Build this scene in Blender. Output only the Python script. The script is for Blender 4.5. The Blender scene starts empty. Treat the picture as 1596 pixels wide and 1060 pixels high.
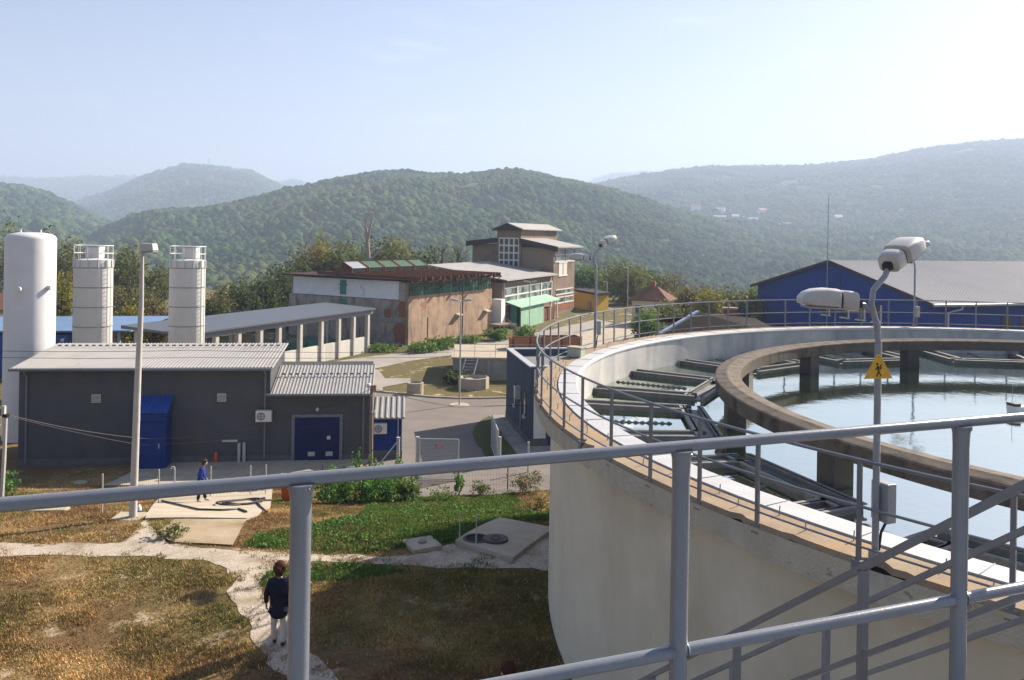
import bpy, bmesh, math, random
import numpy as np
from mathutils import Vector
R = math.radians
random.seed(7); rng = np.random.default_rng(7)
scene = bpy.context.scene
COL = scene.collection

# ---------------------------------------------------------------- camera, sky, sun, exposure
EYE = 8.5
F, PX, PY, ROLL = 1303.7, 798.0, 530.0 - 162.8, 0.016      # measured on the 1596 px wide photograph
cam = bpy.data.objects.new("camera", bpy.data.cameras.new("camera"))
COL.objects.link(cam)
cam.location = (0, 0, EYE)
cam.rotation_euler = (R(90), -ROLL, 0)
cam.data.sensor_width = 36
cam.data.lens = 36 * F / 1596
cam.data.shift_y = -162.8 / 1596
cam.data.clip_start = 0.05
cam.data.clip_end = 40000
scene.camera = cam

SUN_EL, SUN_AZ = R(33), R(51)            # azimuth clockwise from the view direction (+Y)
world = bpy.data.worlds.new("World"); scene.world = world
world.use_nodes = True
wn = world.node_tree; wn.nodes.clear()
sky = wn.nodes.new("ShaderNodeTexSky"); sky.sky_type = 'NISHITA'
sky.sun_disc = False; sky.sun_elevation = SUN_EL; sky.sun_rotation = SUN_AZ
sky.air_density = 1.0; sky.dust_density = 1.0; sky.ozone_density = 2.0; sky.altitude = 300
bg = wn.nodes.new("ShaderNodeBackground"); bg.inputs[1].default_value = 0.056
wo = wn.nodes.new("ShaderNodeOutputWorld")
tc = wn.nodes.new("ShaderNodeTexCoord"); mp = wn.nodes.new("ShaderNodeMapping"); mp.inputs["Scale"].default_value = (1, 1, 5)      # a few faint cirrus wisps
cn = wn.nodes.new("ShaderNodeTexNoise"); cn.inputs["Scale"].default_value = 4.2; cn.inputs["Detail"].default_value = 7; cn.inputs["Roughness"].default_value = .62
cr_ = wn.nodes.new("ShaderNodeMapRange"); cr_.inputs[1].default_value = .57; cr_.inputs[2].default_value = .88; cr_.inputs[3].default_value = 0.0; cr_.inputs[4].default_value = .5
cm_ = wn.nodes.new("ShaderNodeMix"); cm_.data_type = 'RGBA'; cm_.inputs[7].default_value = (9.5, 9.2, 9.0, 1)
wn.links.new(tc.outputs["Generated"], mp.inputs[0]); wn.links.new(mp.outputs[0], cn.inputs["Vector"]); wn.links.new(cn.outputs["Fac"], cr_.inputs[0]); wn.links.new(cr_.outputs[0], cm_.inputs[0]); tn_ = wn.nodes.new("ShaderNodeMix"); tn_.data_type = 'RGBA'; tn_.blend_type = 'MULTIPLY'; tn_.inputs[0].default_value = 1; tn_.inputs[7].default_value = (1.09, .955, .985, 1)      # shifts the sky from cyan towards lavender
wn.links.new(sky.outputs[0], tn_.inputs[6]); wn.links.new(tn_.outputs[2], cm_.inputs[6])
wn.links.new(cm_.outputs[2], bg.inputs[0]); wn.links.new(bg.outputs[0], wo.inputs[0])

sun_dir = Vector((math.sin(SUN_AZ) * math.cos(SUN_EL), math.cos(SUN_AZ) * math.cos(SUN_EL), math.sin(SUN_EL)))
sun = bpy.data.objects.new("sun", bpy.data.lights.new("sun", 'SUN'))
COL.objects.link(sun)
sun.data.energy = 5.0; sun.data.angle = R(0.5); sun.data.color = (1.0, 0.89, 0.74)
sun.rotation_euler = (-sun_dir).to_track_quat('-Z', 'Y').to_euler()
sun.location = (40, 40, 60)

scene.view_settings.view_transform = 'Standard'
scene.view_settings.look = 'None'
scene.view_settings.exposure = 1.48
scene.view_settings.gamma = 1

# ---------------------------------------------------------------- measuring helpers
_c, _s = math.cos(ROLL), math.sin(ROLL)
def uv(px, py):
    a, b = px - PX, py - PY
    return a * _c + b * _s, -a * _s + b * _c
def P(px, py, z):                        # photograph point on the level z
    u, v = uv(px, py); Y = F * (EYE - z) / v
    return Vector((u * Y / F, Y, z))
def D(px, py, Y):                        # photograph point at distance Y
    u, v = uv(px, py)
    return Vector((u * Y / F, Y, EYE - v * Y / F))
def to_px(x, y, z):
    u, v = F * x / y, F * (EYE - z) / y
    return PX + u * _c - v * _s, PY + u * _s + v * _c
def sstep(a, b, x):
    t = np.clip((np.asarray(x, float) - a) / (b - a), 0, 1); return t * t * (3 - 2 * t)
YARD = -2.4
def ground(x, y):                        # height of the terrain
    x = np.asarray(x, float); y = np.asarray(y, float)
    h = YARD * sstep(22.5, 36.5, y) * (1 - 0.25 * sstep(4, 30, x) * (1 - sstep(40, 60, y)))
    fall = np.maximum(sstep(150, 300, y), np.maximum(sstep(55, 190, -x), sstep(130, 320, x)))
    h = h - 30 * fall + 0.05 * np.sin(x * .9 + 1.3) * np.sin(y * .7) * (1 - sstep(22, 34, y)) + 0.4 * np.sin(x * .05) * np.sin(y * .04) * sstep(120, 200, y)
    return h
def gz(x, y): return float(ground(x, y))
def G(px, py, top=None):                 # photograph point on the ground
    u, v = uv(px, py); lo, hi = 2.0, 600.0
    Y = 2.0; prev = Y
    while Y < 600:
        if EYE - v * Y / F < gz(u * Y / F, Y): break
        prev = Y; Y *= 1.02
    lo, hi = prev, Y
    for _ in range(30):
        m = (lo + hi) / 2
        if EYE - v * m / F < gz(u * m / F, m): hi = m
        else: lo = m
    return Vector((u * hi / F, hi, gz(u * hi / F, hi)))

# ---------------------------------------------------------------- mesh helpers
class Frame:
    def __init__(s, o, ang=0.0): s.o = Vector(o); s.c, s.s = math.cos(ang), math.sin(ang); s.ang = ang
    def __call__(s, x, y, z=0): return Vector((s.o.x + x * s.c - y * s.s, s.o.y + x * s.s + y * s.c, s.o.z + z))
W0 = Frame((0, 0, 0))
def world_loc(o):
    v = Vector((0, 0, 0))
    while o is not None: v = v + o.location; o = o.parent
    return v
class MB:
    def __init__(s): s.v = []; s.f = []
    def add(s, vs, fs):
        n = len(s.v); s.v += [tuple(p) for p in vs]; s.f += [tuple(i + n for i in f) for f in fs]; return s
    def box(s, x0, x1, y0, y1, z0, z1, fr=W0):
        return s.hexa([fr(x, y, z) for z in (z0, z1) for (x, y) in ((x0, y0), (x1, y0), (x1, y1), (x0, y1))])
    def hexa(s, p):
        return s.add(p, [(3, 2, 1, 0), (4, 5, 6, 7), (0, 1, 5, 4), (1, 2, 6, 5), (2, 3, 7, 6), (3, 0, 4, 7)])
    def bar(s, a, b, w, h, up=(0, 0, 1)):
        a, b = Vector(a), Vector(b); d = (b - a).normalized(); up = Vector(up)
        if abs(d.dot(up)) > .98: up = Vector((0, 1, 0))
        x = d.cross(up).normalized(); y = x.cross(d).normalized()
        q = [(-1, -1), (1, -1), (1, 1), (-1, 1)]
        return s.hexa([p + x * i * w / 2 + y * j * h / 2 for p in (a, b) for i, j in q])
    def tube(s, path, r, seg=8, closed=False, caps=True):
        path = [Vector(p) for p in path]; n = len(path)
        rs = r if isinstance(r, (list, tuple)) else [r] * n
        base = len(s.v); prevx = None
        for i, p in enumerate(path):
            if closed: d = path[(i + 1) % n] - path[i - 1]
            else: d = path[min(i + 1, n - 1)] - path[max(i - 1, 0)]
            d.normalize()
            if prevx is None:
                up = Vector((0, 0, 1)) if abs(d.z) < .95 else Vector((0, 1, 0))
                x = d.cross(up).normalized()
            else: x = (prevx - d * prevx.dot(d)).normalized()
            prevx = x; y = d.cross(x)
            for k in range(seg):
                t = 2 * math.pi * k / seg
                s.v.append(tuple(p + (x * math.cos(t) + y * math.sin(t)) * rs[i]))
        m = n if closed else n - 1
        for i in range(m):
            a = base + i * seg; b = base + ((i + 1) % n) * seg
            for k in range(seg): s.f.append((a + k, a + (k + 1) % seg, b + (k + 1) % seg, b + k))
        if caps and not closed:
            s.f.append(tuple(base + k for k in range(seg))[::-1]); s.f.append(tuple(base + (n - 1) * seg + k for k in range(seg)))
        return s
    def lathe(s, prof, c=(0, 0, 0), seg=48, a0=0.0, a1=2 * math.pi, closed_prof=False):
        full = abs(a1 - a0) > 6.28; n = len(prof); base = len(s.v); m = seg if full else seg + 1
        for i in range(m):
            t = a0 + (a1 - a0) * i / seg
            for (r, z) in prof: s.v.append((c[0] + r * math.cos(t), c[1] + r * math.sin(t), c[2] + z))
        for i in range(seg):
            a = base + i * n; b = base + ((i + 1) % m) * n
            for k in range(n if closed_prof else n - 1):
                k2 = (k + 1) % n
                s.f.append((a + k, b + k, b + k2, a + k2))
        return s
    def prism(s, poly, z0, z1):          # poly: list of (x,y) world, vertical extrusion
        n = len(poly); base = len(s.v)
        for z in (z0, z1): s.v += [(p[0], p[1], z) for p in poly]
        s.f.append(tuple(base + i for i in range(n))[::-1]); s.f.append(tuple(base + n + i for i in range(n)))
        for i in range(n): s.f.append((base + i, base + (i + 1) % n, base + n + (i + 1) % n, base + n + i))
        return s
    def loft(s, A, B):                   # two equal outlines, closed solid
        n = len(A); base = len(s.v); s.v += [tuple(p) for p in A] + [tuple(p) for p in B]
        s.f.append(tuple(base + i for i in range(n))[::-1]); s.f.append(tuple(base + n + i for i in range(n)))
        for i in range(n): s.f.append((base + i, base + (i + 1) % n, base + n + (i + 1) % n, base + n + i))
        return s
    def gable(s, fr, x0, x1, prof):      # prof: (y,z) outline extruded along x
        return s.loft([fr(x0, y, z) for y, z in prof], [fr(x1, y, z) for y, z in prof])
    def gabley(s, fr, y0, y1, prof):     # prof: (x,z) outline extruded along y
        return s.loft([fr(x, y0, z) for x, z in prof], [fr(x, y1, z) for x, z in prof])
    def corr(s, A, B, C, Dd, n, h=.05, th=.05):   # ribbed sheet A-B eave, D-C ridge
        A, B, C, Dd = map(Vector, (A, B, C, Dd)); nor = (B - A).cross(Dd - A).normalized()
        if nor.z < 0: nor = -nor
        ts = []
        for i in range(n):
            for q, z in ((0, 0), (.55, 0), (.65, 1), (.9, 1)): ts.append(((i + q) / n, z))
        ts.append((1, 0)); base = len(s.v); m = len(ts)
        for t, z in ts: s.v.append(tuple(A.lerp(B, t) + nor * h * z))
        for t, z in ts: s.v.append(tuple(Dd.lerp(C, t) + nor * h * z))
        for t, z in ts: s.v.append(tuple(A.lerp(B, t) - nor * th))
        for t, z in ts: s.v.append(tuple(Dd.lerp(C, t) - nor * th))
        for i in range(m - 1):
            a, b, c, d = base + i, base + m + i, base + 2 * m + i, base + 3 * m + i
            s.f += [(a, a + 1, b + 1, b), (c + 1, c, d, d + 1), (a + 1, a, c, c + 1), (b, b + 1, d + 1, d)]
        e = m - 1
        s.f += [(base, base + m, base + 3 * m, base + 2 * m), (base + m + e, base + e, base + 2 * m + e, base + 3 * m + e)]
        return s
    def ico(s, c, r, sub=2, sq=(1, 1, 1), jit=0.0):
        bm = bmesh.new(); bmesh.ops.create_icosphere(bm, subdivisions=sub, radius=1)
        vs = []
        for v in bm.verts:
            k = 1 + random.uniform(-jit, jit); vs.append((c[0] + v.co.x * r * sq[0] * k, c[1] + v.co.y * r * sq[1] * k, c[2] + v.co.z * r * sq[2] * k))
        fs = [tuple(v.index for v in f.verts) for f in bm.faces]; bm.free()
        return s.add(vs, fs)
    def build(s, name, mat, parent=None, smooth=False, bevel=0):
        me = bpy.data.meshes.new(name)
        if parent is None:
            a = np.array(s.v); o = Vector(((a[:, 0].min() + a[:, 0].max()) / 2, (a[:, 1].min() + a[:, 1].max()) / 2, a[:, 2].min()))
        else: o = world_loc(parent)
        me.from_pydata([(p[0] - o.x, p[1] - o.y, p[2] - o.z) for p in s.v], [], s.f)
        if mat: me.materials.append(mat)
        bm = bmesh.new(); bm.from_mesh(me); bmesh.ops.recalc_face_normals(bm, faces=bm.faces); bm.to_mesh(me); bm.free()
        ob = bpy.data.objects.new(name, me); COL.objects.link(ob)
        if parent is None: ob.location = o
        else: ob.parent = parent
        if smooth:
            me.polygons.foreach_set("use_smooth", [True] * len(me.polygons))
            try: me.set_sharp_from_angle(angle=R(40))
            except Exception: pass
        if bevel:
            m = ob.modifiers.new("bevel", 'BEVEL'); m.width = bevel; m.segments = 2; m.limit_method = 'ANGLE'
        return ob
def tag(o, label, cat, group=None):
    o["label"] = label; o["category"] = cat
    if group: o["group"] = group
    return o
def setting(o): o["kind"] = "structure"; return o
def thing(name, label, cat, loc=(0, 0, 0), group=None):
    o = bpy.data.objects.new(name, None); COL.objects.link(o); o.location = loc; o.empty_display_size = .3
    return tag(o, label, cat, group)
def dup(o, loc, rz=0.0, label=None, group=None, sc=1.0):
    r = o.copy(); COL.objects.link(r); r.location = loc; r.rotation_euler = (0, 0, rz); r.scale = (sc, sc, sc)
    if label: r["label"] = label
    if group: r["group"] = group
    for ch in list(o.children):
        c = ch.copy(); COL.objects.link(c); c.parent = r
        for g in list(ch.children):
            d = g.copy(); COL.objects.link(d); d.parent = c
    return r
def np_mesh(name, V, Fc, mat, cols=None, smooth=False, loc=None):
    me = bpy.data.meshes.new(name); V = np.asarray(V, np.float32); Fc = np.asarray(Fc, np.int32); k = Fc.shape[1]
    me.vertices.add(len(V)); me.vertices.foreach_set("co", V.ravel())
    me.loops.add(Fc.size); me.loops.foreach_set("vertex_index", Fc.ravel())
    me.polygons.add(len(Fc)); me.polygons.foreach_set("loop_start", np.arange(0, Fc.size, k, dtype=np.int32))
    try: me.polygons.foreach_set("loop_total", np.full(len(Fc), k, np.int32))
    except Exception: pass
    me.polygons.foreach_set("use_smooth", np.full(len(Fc), smooth))
    me.update(calc_edges=True)
    if cols is not None:
        at = me.color_attributes.new("tint", 'FLOAT_COLOR', 'POINT')
        c4 = np.ones((len(V), 4), np.float32); c4[:, :3] = cols; at.data.foreach_set("color", c4.ravel())
    me.materials.append(mat)
    ob = bpy.data.objects.new(name, me); COL.objects.link(ob)
    if loc is not None: ob.location = loc
    return ob

# ---------------------------------------------------------------- materials
def nodes(name):
    m = bpy.data.materials.new(name); m.use_nodes = True; nt = m.node_tree
    b = nt.nodes["Principled BSDF"]; return m, nt, b
def noise_fac(nt, scale, detail=5, rough=.6, lo=.35, hi=.65, vec=None, stretch=None):
    geo = nt.nodes.new("ShaderNodeNewGeometry"); n = nt.nodes.new("ShaderNodeTexNoise")
    n.inputs["Scale"].default_value = scale; n.inputs["Detail"].default_value = detail; n.inputs["Roughness"].default_value = rough
    src = geo.outputs["Position"]
    if stretch:
        mp = nt.nodes.new("ShaderNodeMapping"); mp.inputs["Scale"].default_value = stretch
        nt.links.new(src, mp.inputs["Vector"]); src = mp.outputs[0]
    nt.links.new(src, n.inputs["Vector"])
    r = nt.nodes.new("ShaderNodeMapRange"); r.inputs[1].default_value = lo; r.inputs[2].default_value = hi; r.clamp = True
    nt.links.new(n.outputs["Fac"], r.inputs[0]); return r.outputs[0]
def mix(nt, fac, a, b, mode='MIX'):
    m = nt.nodes.new("ShaderNodeMix"); m.data_type = 'RGBA'; m.blend_type = mode
    for i, x in ((0, fac), (6, a), (7, b)):
        if hasattr(x, "links"): nt.links.new(x, m.inputs[i])
        elif i == 0: m.inputs[0].default_value = x
        else: m.inputs[i].default_value = (*x, 1)
    return m.outputs[2]
def bump(nt, b, fac, strength, dist=.02):
    bp = nt.nodes.new("ShaderNodeBump"); bp.inputs["Strength"].default_value = strength; bp.inputs["Distance"].default_value = dist
    nt.links.new(fac, bp.inputs["Height"]); nt.links.new(bp.outputs[0], b.inputs["Normal"])
def mat(name, c1, c2=None, scale=2.0, rough=.8, c3=None, scale3=.4, f3=(.55, .7), bmp=0, bscale=40, bdist=.02, metal=0, stretch=None, stretch3=None, rng_=(.35, .65), spec=.5, rust=None):
    if rough >= .8 and spec == .5: spec = .12
    m, nt, b = nodes(name); c2 = c2 or tuple(x * .82 for x in c1)
    col = mix(nt, noise_fac(nt, scale, lo=rng_[0], hi=rng_[1], stretch=stretch), c1, c2)
    if c3: col = mix(nt, noise_fac(nt, scale3, 6, .65, f3[0], f3[1], stretch=stretch3), col, c3)
    if rust: col = mix(nt, noise_fac(nt, rust[1], 8, .7, rust[2], rust[2] + .06), col, rust[0])
    nt.links.new(col, b.inputs["Base Color"])
    b.inputs["Roughness"].default_value = rough; b.inputs["Metallic"].default_value = metal
    b.inputs["Specular IOR Level"].default_value = spec
    if bmp: bump(nt, b, noise_fac(nt, bscale, 4, .6, .2, .8), bmp, bdist)
    return m
def leafy(name, rough=.7, transl=.34):
    m, nt, b = nodes(name)
    a = nt.nodes.new("ShaderNodeAttribute"); a.attribute_name = "tint"
    nt.links.new(a.outputs["Color"], b.inputs["Base Color"]); b.inputs["Roughness"].default_value = rough
    b.inputs["Specular IOR Level"].default_value = .25
    t = nt.nodes.new("ShaderNodeBsdfTranslucent"); mx = nt.nodes.new("ShaderNodeMixShader"); mx.inputs[0].default_value = transl
    g = mix(nt, .35, a.outputs["Color"], (.16, .2, .03)); nt.links.new(g, t.inputs["Color"])
    nt.links.new(b.outputs[0], mx.inputs[1]); nt.links.new(t.outputs[0], mx.inputs[2])
    nt.links.new(mx.outputs[0], nt.nodes["Material Output"].inputs["Surface"]); return m

M = {}
M['rail'] = mat("rail_paint", (.17, .178, .195), (.15, .158, .175), 6, .30, bmp=.04, bscale=60, rust=((.12, .09, .07), 9, .70))
M['railnear'] = mat("handrail_paint", (.165, .18, .205), (.145, .158, .182), 5, .24, spec=.7, bmp=.12, bscale=55, bdist=.004, rust=((.09, .062, .05), 17, .69))
M['stair'] = mat("stair_steel", (.20, .21, .23), (.16, .17, .19), 5, .5, rust=((.12, .08, .06), 9, .70))
M['tankwall'] = mat("cream_render", (.66, .60, .465), (.61, .55, .425), 1.2, .9, c3=(.50, .44, .32), scale3=.6, f3=(.47, .75), bmp=.25, bscale=60, bdist=.01, stretch3=(1, 1, .5), rust=((.44, .385, .28), .9, .70))
M['coping'] = mat("coping_concrete", (.52, .485, .39), (.44, .41, .33), 3, .9, c3=(.27, .25, .2), scale3=5, f3=(.62, .7), bmp=.6, bscale=25, bdist=.03)
M['tan'] = mat("tan_mortar", (.26, .195, .135), (.32, .25, .175), 2.5, .9, c3=(.38, .23, .11), scale3=1.6, bmp=.4, bscale=40)
M['white'] = mat("white_roofing", (.42, .425, .435), (.36, .365, .38), 3, .65, c3=(.31, .315, .325), scale3=1.1, f3=(.58, .75), bmp=.25, bscale=50, bdist=.01)
M['innerwall'] = mat("basin_concrete", (.46, .45, .43), (.38, .38, .37), 1.5, .9, c3=(.27, .28, .29), scale3=1.1, f3=(.48, .68), bmp=.08, stretch3=(1, 1, .18))
M['ring'] = mat("ring_shaded_concrete", (.115, .097, .08), (.085, .072, .06), 3, .92, c3=(.045, .04, .035), scale3=2.0, f3=(.52, .68), bmp=.5, bscale=30, stretch3=(1, 1, .4))  # stained concrete, darkened further to put the sides' shade into the colour
M['ringsunlit'] = mat("ring_sunlit_concrete", (.165, .14, .115), (.12, .102, .085), 3, .95, c3=(.075, .066, .056), scale3=3.0, f3=(.52, .7), bmp=.5, bscale=30)  # same concrete, lightened for the sun on the beam's top
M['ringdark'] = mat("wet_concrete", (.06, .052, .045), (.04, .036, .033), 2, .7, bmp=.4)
M['launder'] = mat("launder_steel", (.20, .20, .19), (.15, .155, .15), 4, .6, c3=(.10, .10, .10), scale3=2, bmp=.15)
M['dark'] = mat("dark_void", (.02, .02, .022), (.012, .012, .013), 4, .8)
M['galv'] = mat("galvanised", (.48, .49, .49), (.40, .41, .42), 8, .45, metal=.3)
M['galvdark'] = mat("galvanised_dark", (.26, .28, .30), (.22, .24, .26), 8, .45)
M['lampwhite'] = mat("lamp_shell", (.46, .45, .42), (.40, .39, .365), 6, .4, c3=(.42, .40, .36), scale3=12, f3=(.62, .75))
M['lampgrey'] = mat("lamp_cover", (.42, .42, .42), (.36, .36, .36), 6, .4)
M['glass'] = mat("lamp_glass", (.30, .32, .33), (.26, .28, .29), 4, .12)
M['yellow'] = mat("warning_yellow", (.72, .40, .02), (.62, .33, .02), 20, .5, rust=((.2, .1, .03), 18, .63))
M['black'] = mat("black_rubber", (.018, .018, .02), (.012, .012, .014), 9, .55)
M['stucco'] = mat("grey_stucco", (.088, .091, .10), (.076, .079, .087), 1.4, .95, c3=(.10, .10, .104), scale3=.5, bmp=.4, bscale=70, bdist=.01)
M['stuccoblue'] = mat("blue_grey_stucco", (.070, .090, .115), (.058, .076, .10), 1.2, .95, bmp=.4, bscale=70, bdist=.01)
M['plinth'] = mat("plinth_render", (.13, .13, .135), (.10, .10, .105), 3, .95, bmp=.3)
M['roof'] = mat("roof_sheet", (.29, .28, .27), (.255, .25, .24), .8, .7, c3=(.20, .19, .18), scale3=1.2, f3=(.55, .8), stretch3=(1, .3, 1))
M['hallroof'] = mat("hall_roof_sheet", (.36, .355, .36), (.33, .325, .33), .2, .7)
M['roof2'] = mat("roof_sheet_dull", (.075, .085, .105), (.065, .073, .09), .8, .5)
M['trim'] = mat("trim_metal", (.16, .17, .19), (.13, .14, .16), 5, .5)
M['blue'] = mat("blue_paint", (.006, .030, .19), (.005, .025, .16), 2.0, .5, spec=.15)
M['navy'] = mat("navy_door", (.006, .014, .085), (.005, .011, .07), 2, .6, spec=.15)
M['bluebright'] = mat("blue_cladding", (.018, .075, .30), (.016, .066, .27), 1.2, .5, spec=.2)  # brighter blue of the shed, lobby roof and canister label
M['hallblue'] = mat("hall_blue", (.005, .040, .235), (.004, .035, .21), .5, .6, spec=.1)
M['whitepaint'] = mat("white_paint", (.62, .62, .61), (.57, .57, .57), 1.2, .45, c3=(.62, .61, .59), scale3=.9, f3=(.58, .78), stretch3=(1, 1, .25))
M['silo'] = mat("silo_paint", (.61, .60, .575), (.55, .545, .52), 1.0, .5, c3=(.5, .49, .46), scale3=.9, f3=(.55, .75), stretch3=(1, 1, .2))
M['acwhite'] = mat("unit_white", (.62, .62, .60), (.56, .56, .54), 6, .5)
M['concrete'] = mat("pale_concrete", (.42, .365, .285), (.36, .31, .24), .9, .95, c3=(.28, .24, .185), scale3=.8, f3=(.5, .72), bmp=.3, bscale=60, bdist=.01)
M['concretegrey'] = mat("grey_concrete", (.30, .29, .265), (.25, .24, .22), 1.5, .95, c3=(.17, .165, .15), scale3=1.0, f3=(.5, .7), bmp=.3, stretch3=(1, 1, .4))
M['postconc'] = mat("post_concrete", (.48, .46, .42), (.42, .40, .365), 2, .9)
M['orange'] = mat("orange_plastic", (.55, .10, .02), (.48, .085, .018), 6, .5)
M['wood'] = mat("weathered_wood", (.27, .21, .16), (.20, .155, .12), 4, .9, stretch=(8, 8, .6), bmp=.3)
M['rustwood'] = mat("rusty_boards", (.36, .17, .07), (.24, .11, .05), 3, .9, stretch=(6, 6, 1))
M['rust'] = mat("rust", (.15, .066, .04), (.10, .042, .027), 2.5, .9, c3=(.20, .10, .065), scale3=1.5)
M['rustdark'] = mat("gap_shaded_rust", (.040, .027, .024), (.075, .036, .027), .8, .9, c3=(.022, .018, .017), scale3=.35, f3=(.45, .6))  # rust blackened to put the shade of open roof gaps into it
M['greensheet'] = mat("green_sheet", (.24, .43, .30), (.20, .37, .26), 1.0, .7, c3=(.36, .50, .34), scale3=.6, rust=((.25, .13, .07), .9, .66))
M['greenpaint'] = mat("green_paint", (.04, .20, .15), (.03, .15, .115), 2, .6)
M['greenglass'] = mat("green_glazing", (.05, .17, .10), (.02, .055, .045), .45, .35, rng_=(.42, .55), c3=(.30, .40, .38), scale3=.8, f3=(.58, .62))
M['skylight'] = mat("skylight_mesh", (.07, .13, .085), (.05, .095, .065), 3, .85)
M['window'] = mat("window_glass", (.03, .035, .04), (.02, .024, .028), 1.2, .12)
M['windowblue'] = mat("window_pale", (.22, .27, .27), (.05, .07, .07), .5, .2, rng_=(.45, .55))
M['sill'] = mat("window_frame", (.62, .60, .55), (.55, .53, .48), 4, .6)
M['yellowwall'] = mat("yellow_wall", (.60, .39, .07), (.53, .34, .06), .5, .9)
M['creamwall'] = mat("cream_wall", (.55, .47, .37), (.48, .41, .32), .6, .9)
M['tile'] = mat("clay_tiles", (.165, .08, .055), (.125, .06, .042), 1.5, .85, stretch=(1, 1, 6))
M['darktile'] = mat("dark_tiles", (.017, .0135, .0125), (.012, .010, .0095), 1.5, .9)
M['verge'] = mat("verge_metal", (.30, .36, .46), (.26, .31, .40), 2, .4)
M['brick'] = mat("brick_red", (.28, .12, .07), (.22, .09, .055), 3, .9)
M['towerwall'] = mat("tower_render", (.25, .187, .138), (.205, .155, .115), .35, .95, c3=(.14, .106, .08), scale3=.3, f3=(.52, .7), bmp=.3, bscale=8)  # one render colour for all tower and works walls
M['darkplank'] = mat("dark_fascia", (.055, .045, .042), (.04, .034, .032), 2, .9)
M['lid'] = mat("iron_lid", (.055, .045, .045), (.04, .034, .034), 12, .7, bmp=.5, bscale=60)
M['jacket'] = mat("dark_jacket", (.016, .017, .034), (.010, .011, .024), 9, .9, bmp=.5, bscale=20)
M['overall'] = mat("blue_jacket", (.025, .045, .24), (.02, .035, .19), 9, .9, bmp=.5, bscale=20)
M['trousers'] = mat("pale_trousers", (.55, .51, .45), (.48, .44, .39), 9, .9, bmp=.4, bscale=20)
M['darktrousers'] = mat("dark_trousers", (.02, .02, .024), (.014, .014, .017), 9, .9)
M['skin'] = mat("skin", (.44, .25, .17), (.40, .22, .15), 12, .6)
M['hairbrown'] = mat("hair_brown", (.085, .030, .018), (.05, .018, .012), 60, .9, bmp=.4, bscale=90)
M['hairblack'] = mat("hair_black", (.014, .011, .010), (.009, .007, .007), 60, .6, bmp=.8, bscale=90)
M['shoe'] = mat("shoe", (.016, .015, .015), (.012, .011, .011), 12, .6)
M['shoepale'] = mat("pale_shoe", (.5, .46, .36), (.45, .41, .32), 12, .6)
M['bark'] = mat("bark", (.10, .075, .055), (.07, .052, .04), 3, .95, stretch=(4, 4, .5), bmp=.5)
M['barkpale'] = mat("dead_bark", (.36, .30, .26), (.27, .22, .19), 2, .95, stretch=(4, 4, .5))
M['leaf'] = leafy("leaves")
M['grass'] = leafy("grass_blades", .8, .2)
M['cable'] = mat("cable", (.02, .02, .022), (.015, .015, .017), 3, .6)
M['cablepale'] = mat("cable_pale", (.30, .29, .28), (.25, .24, .23), 3, .6)
M['red'] = mat("sign_red", (.62, .10, .07), (.55, .085, .06), 6, .6)
M['meshgrey'] = mat("gate_wire", (.36, .37, .37), (.30, .31, .31), 6, .5)
M['fencegreen'] = mat("fence_green", (.02, .09, .06), (.016, .07, .05), 6, .5)
M['soil'] = mat("trampled_soil", (.36, .29, .20), (.27, .205, .14), .8, .95, c3=(.20, .16, .085), scale3=.35, f3=(.48, .62), bmp=.4, bscale=12)

def brickplaster(name, plaster, plaster2, brick):
    m, nt, b = nodes(name)
    col = mix(nt, noise_fac(nt, .45, 6, .65, .42, .58), plaster, plaster2)
    col = mix(nt, noise_fac(nt, 1.3, 6, .65, .48, .66, stretch=(1, 1, .4)), col, tuple(x * .62 for x in plaster2))
    geo = nt.nodes.new("ShaderNodeNewGeometry"); sep = nt.nodes.new("ShaderNodeSeparateXYZ"); nt.links.new(geo.outputs["Position"], sep.inputs[0])
    cmb = nt.nodes.new("ShaderNodeCombineXYZ"); add = nt.nodes.new("ShaderNodeMath"); nt.links.new(sep.outputs[0], add.inputs[0]); nt.links.new(sep.outputs[1], add.inputs[1])
    nt.links.new(add.outputs[0], cmb.inputs[0]); nt.links.new(sep.outputs[2], cmb.inputs[1])
    bt = nt.nodes.new("ShaderNodeTexBrick"); bt.inputs["Scale"].default_value = 2.2
    bt.inputs["Color1"].default_value = (*brick, 1); bt.inputs["Color2"].default_value = (*[x * .75 for x in brick], 1); bt.inputs["Mortar"].default_value = (.28, .24, .2, 1)
    nt.links.new(cmb.outputs[0], bt.inputs["Vector"])
    col = mix(nt, noise_fac(nt, .33, 7, .62, .63, .66), col, bt.outputs[0])
    nt.links.new(col, b.inputs["Base Color"]); b.inputs["Roughness"].default_value = .95
    bump(nt, b, noise_fac(nt, 4, 6, .6, .2, .8), .4, .05); return m
M['hallwall'] = brickplaster("old_plaster_over_brick", (.40, .275, .185), (.31, .215, .145), (.30, .105, .055))
M['hallblock'] = brickplaster("bare_blockwork", (.36, .31, .26), (.27, .23, .19), (.22, .10, .07))  # own greyer wall colour, used on front, back and end
M['whitewash'] = mat("whitewash", (.74, .74, .73), (.66, .66, .65), .7, .95, c3=(.42, .39, .36), scale3=.6, f3=(.62, .7))

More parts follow.
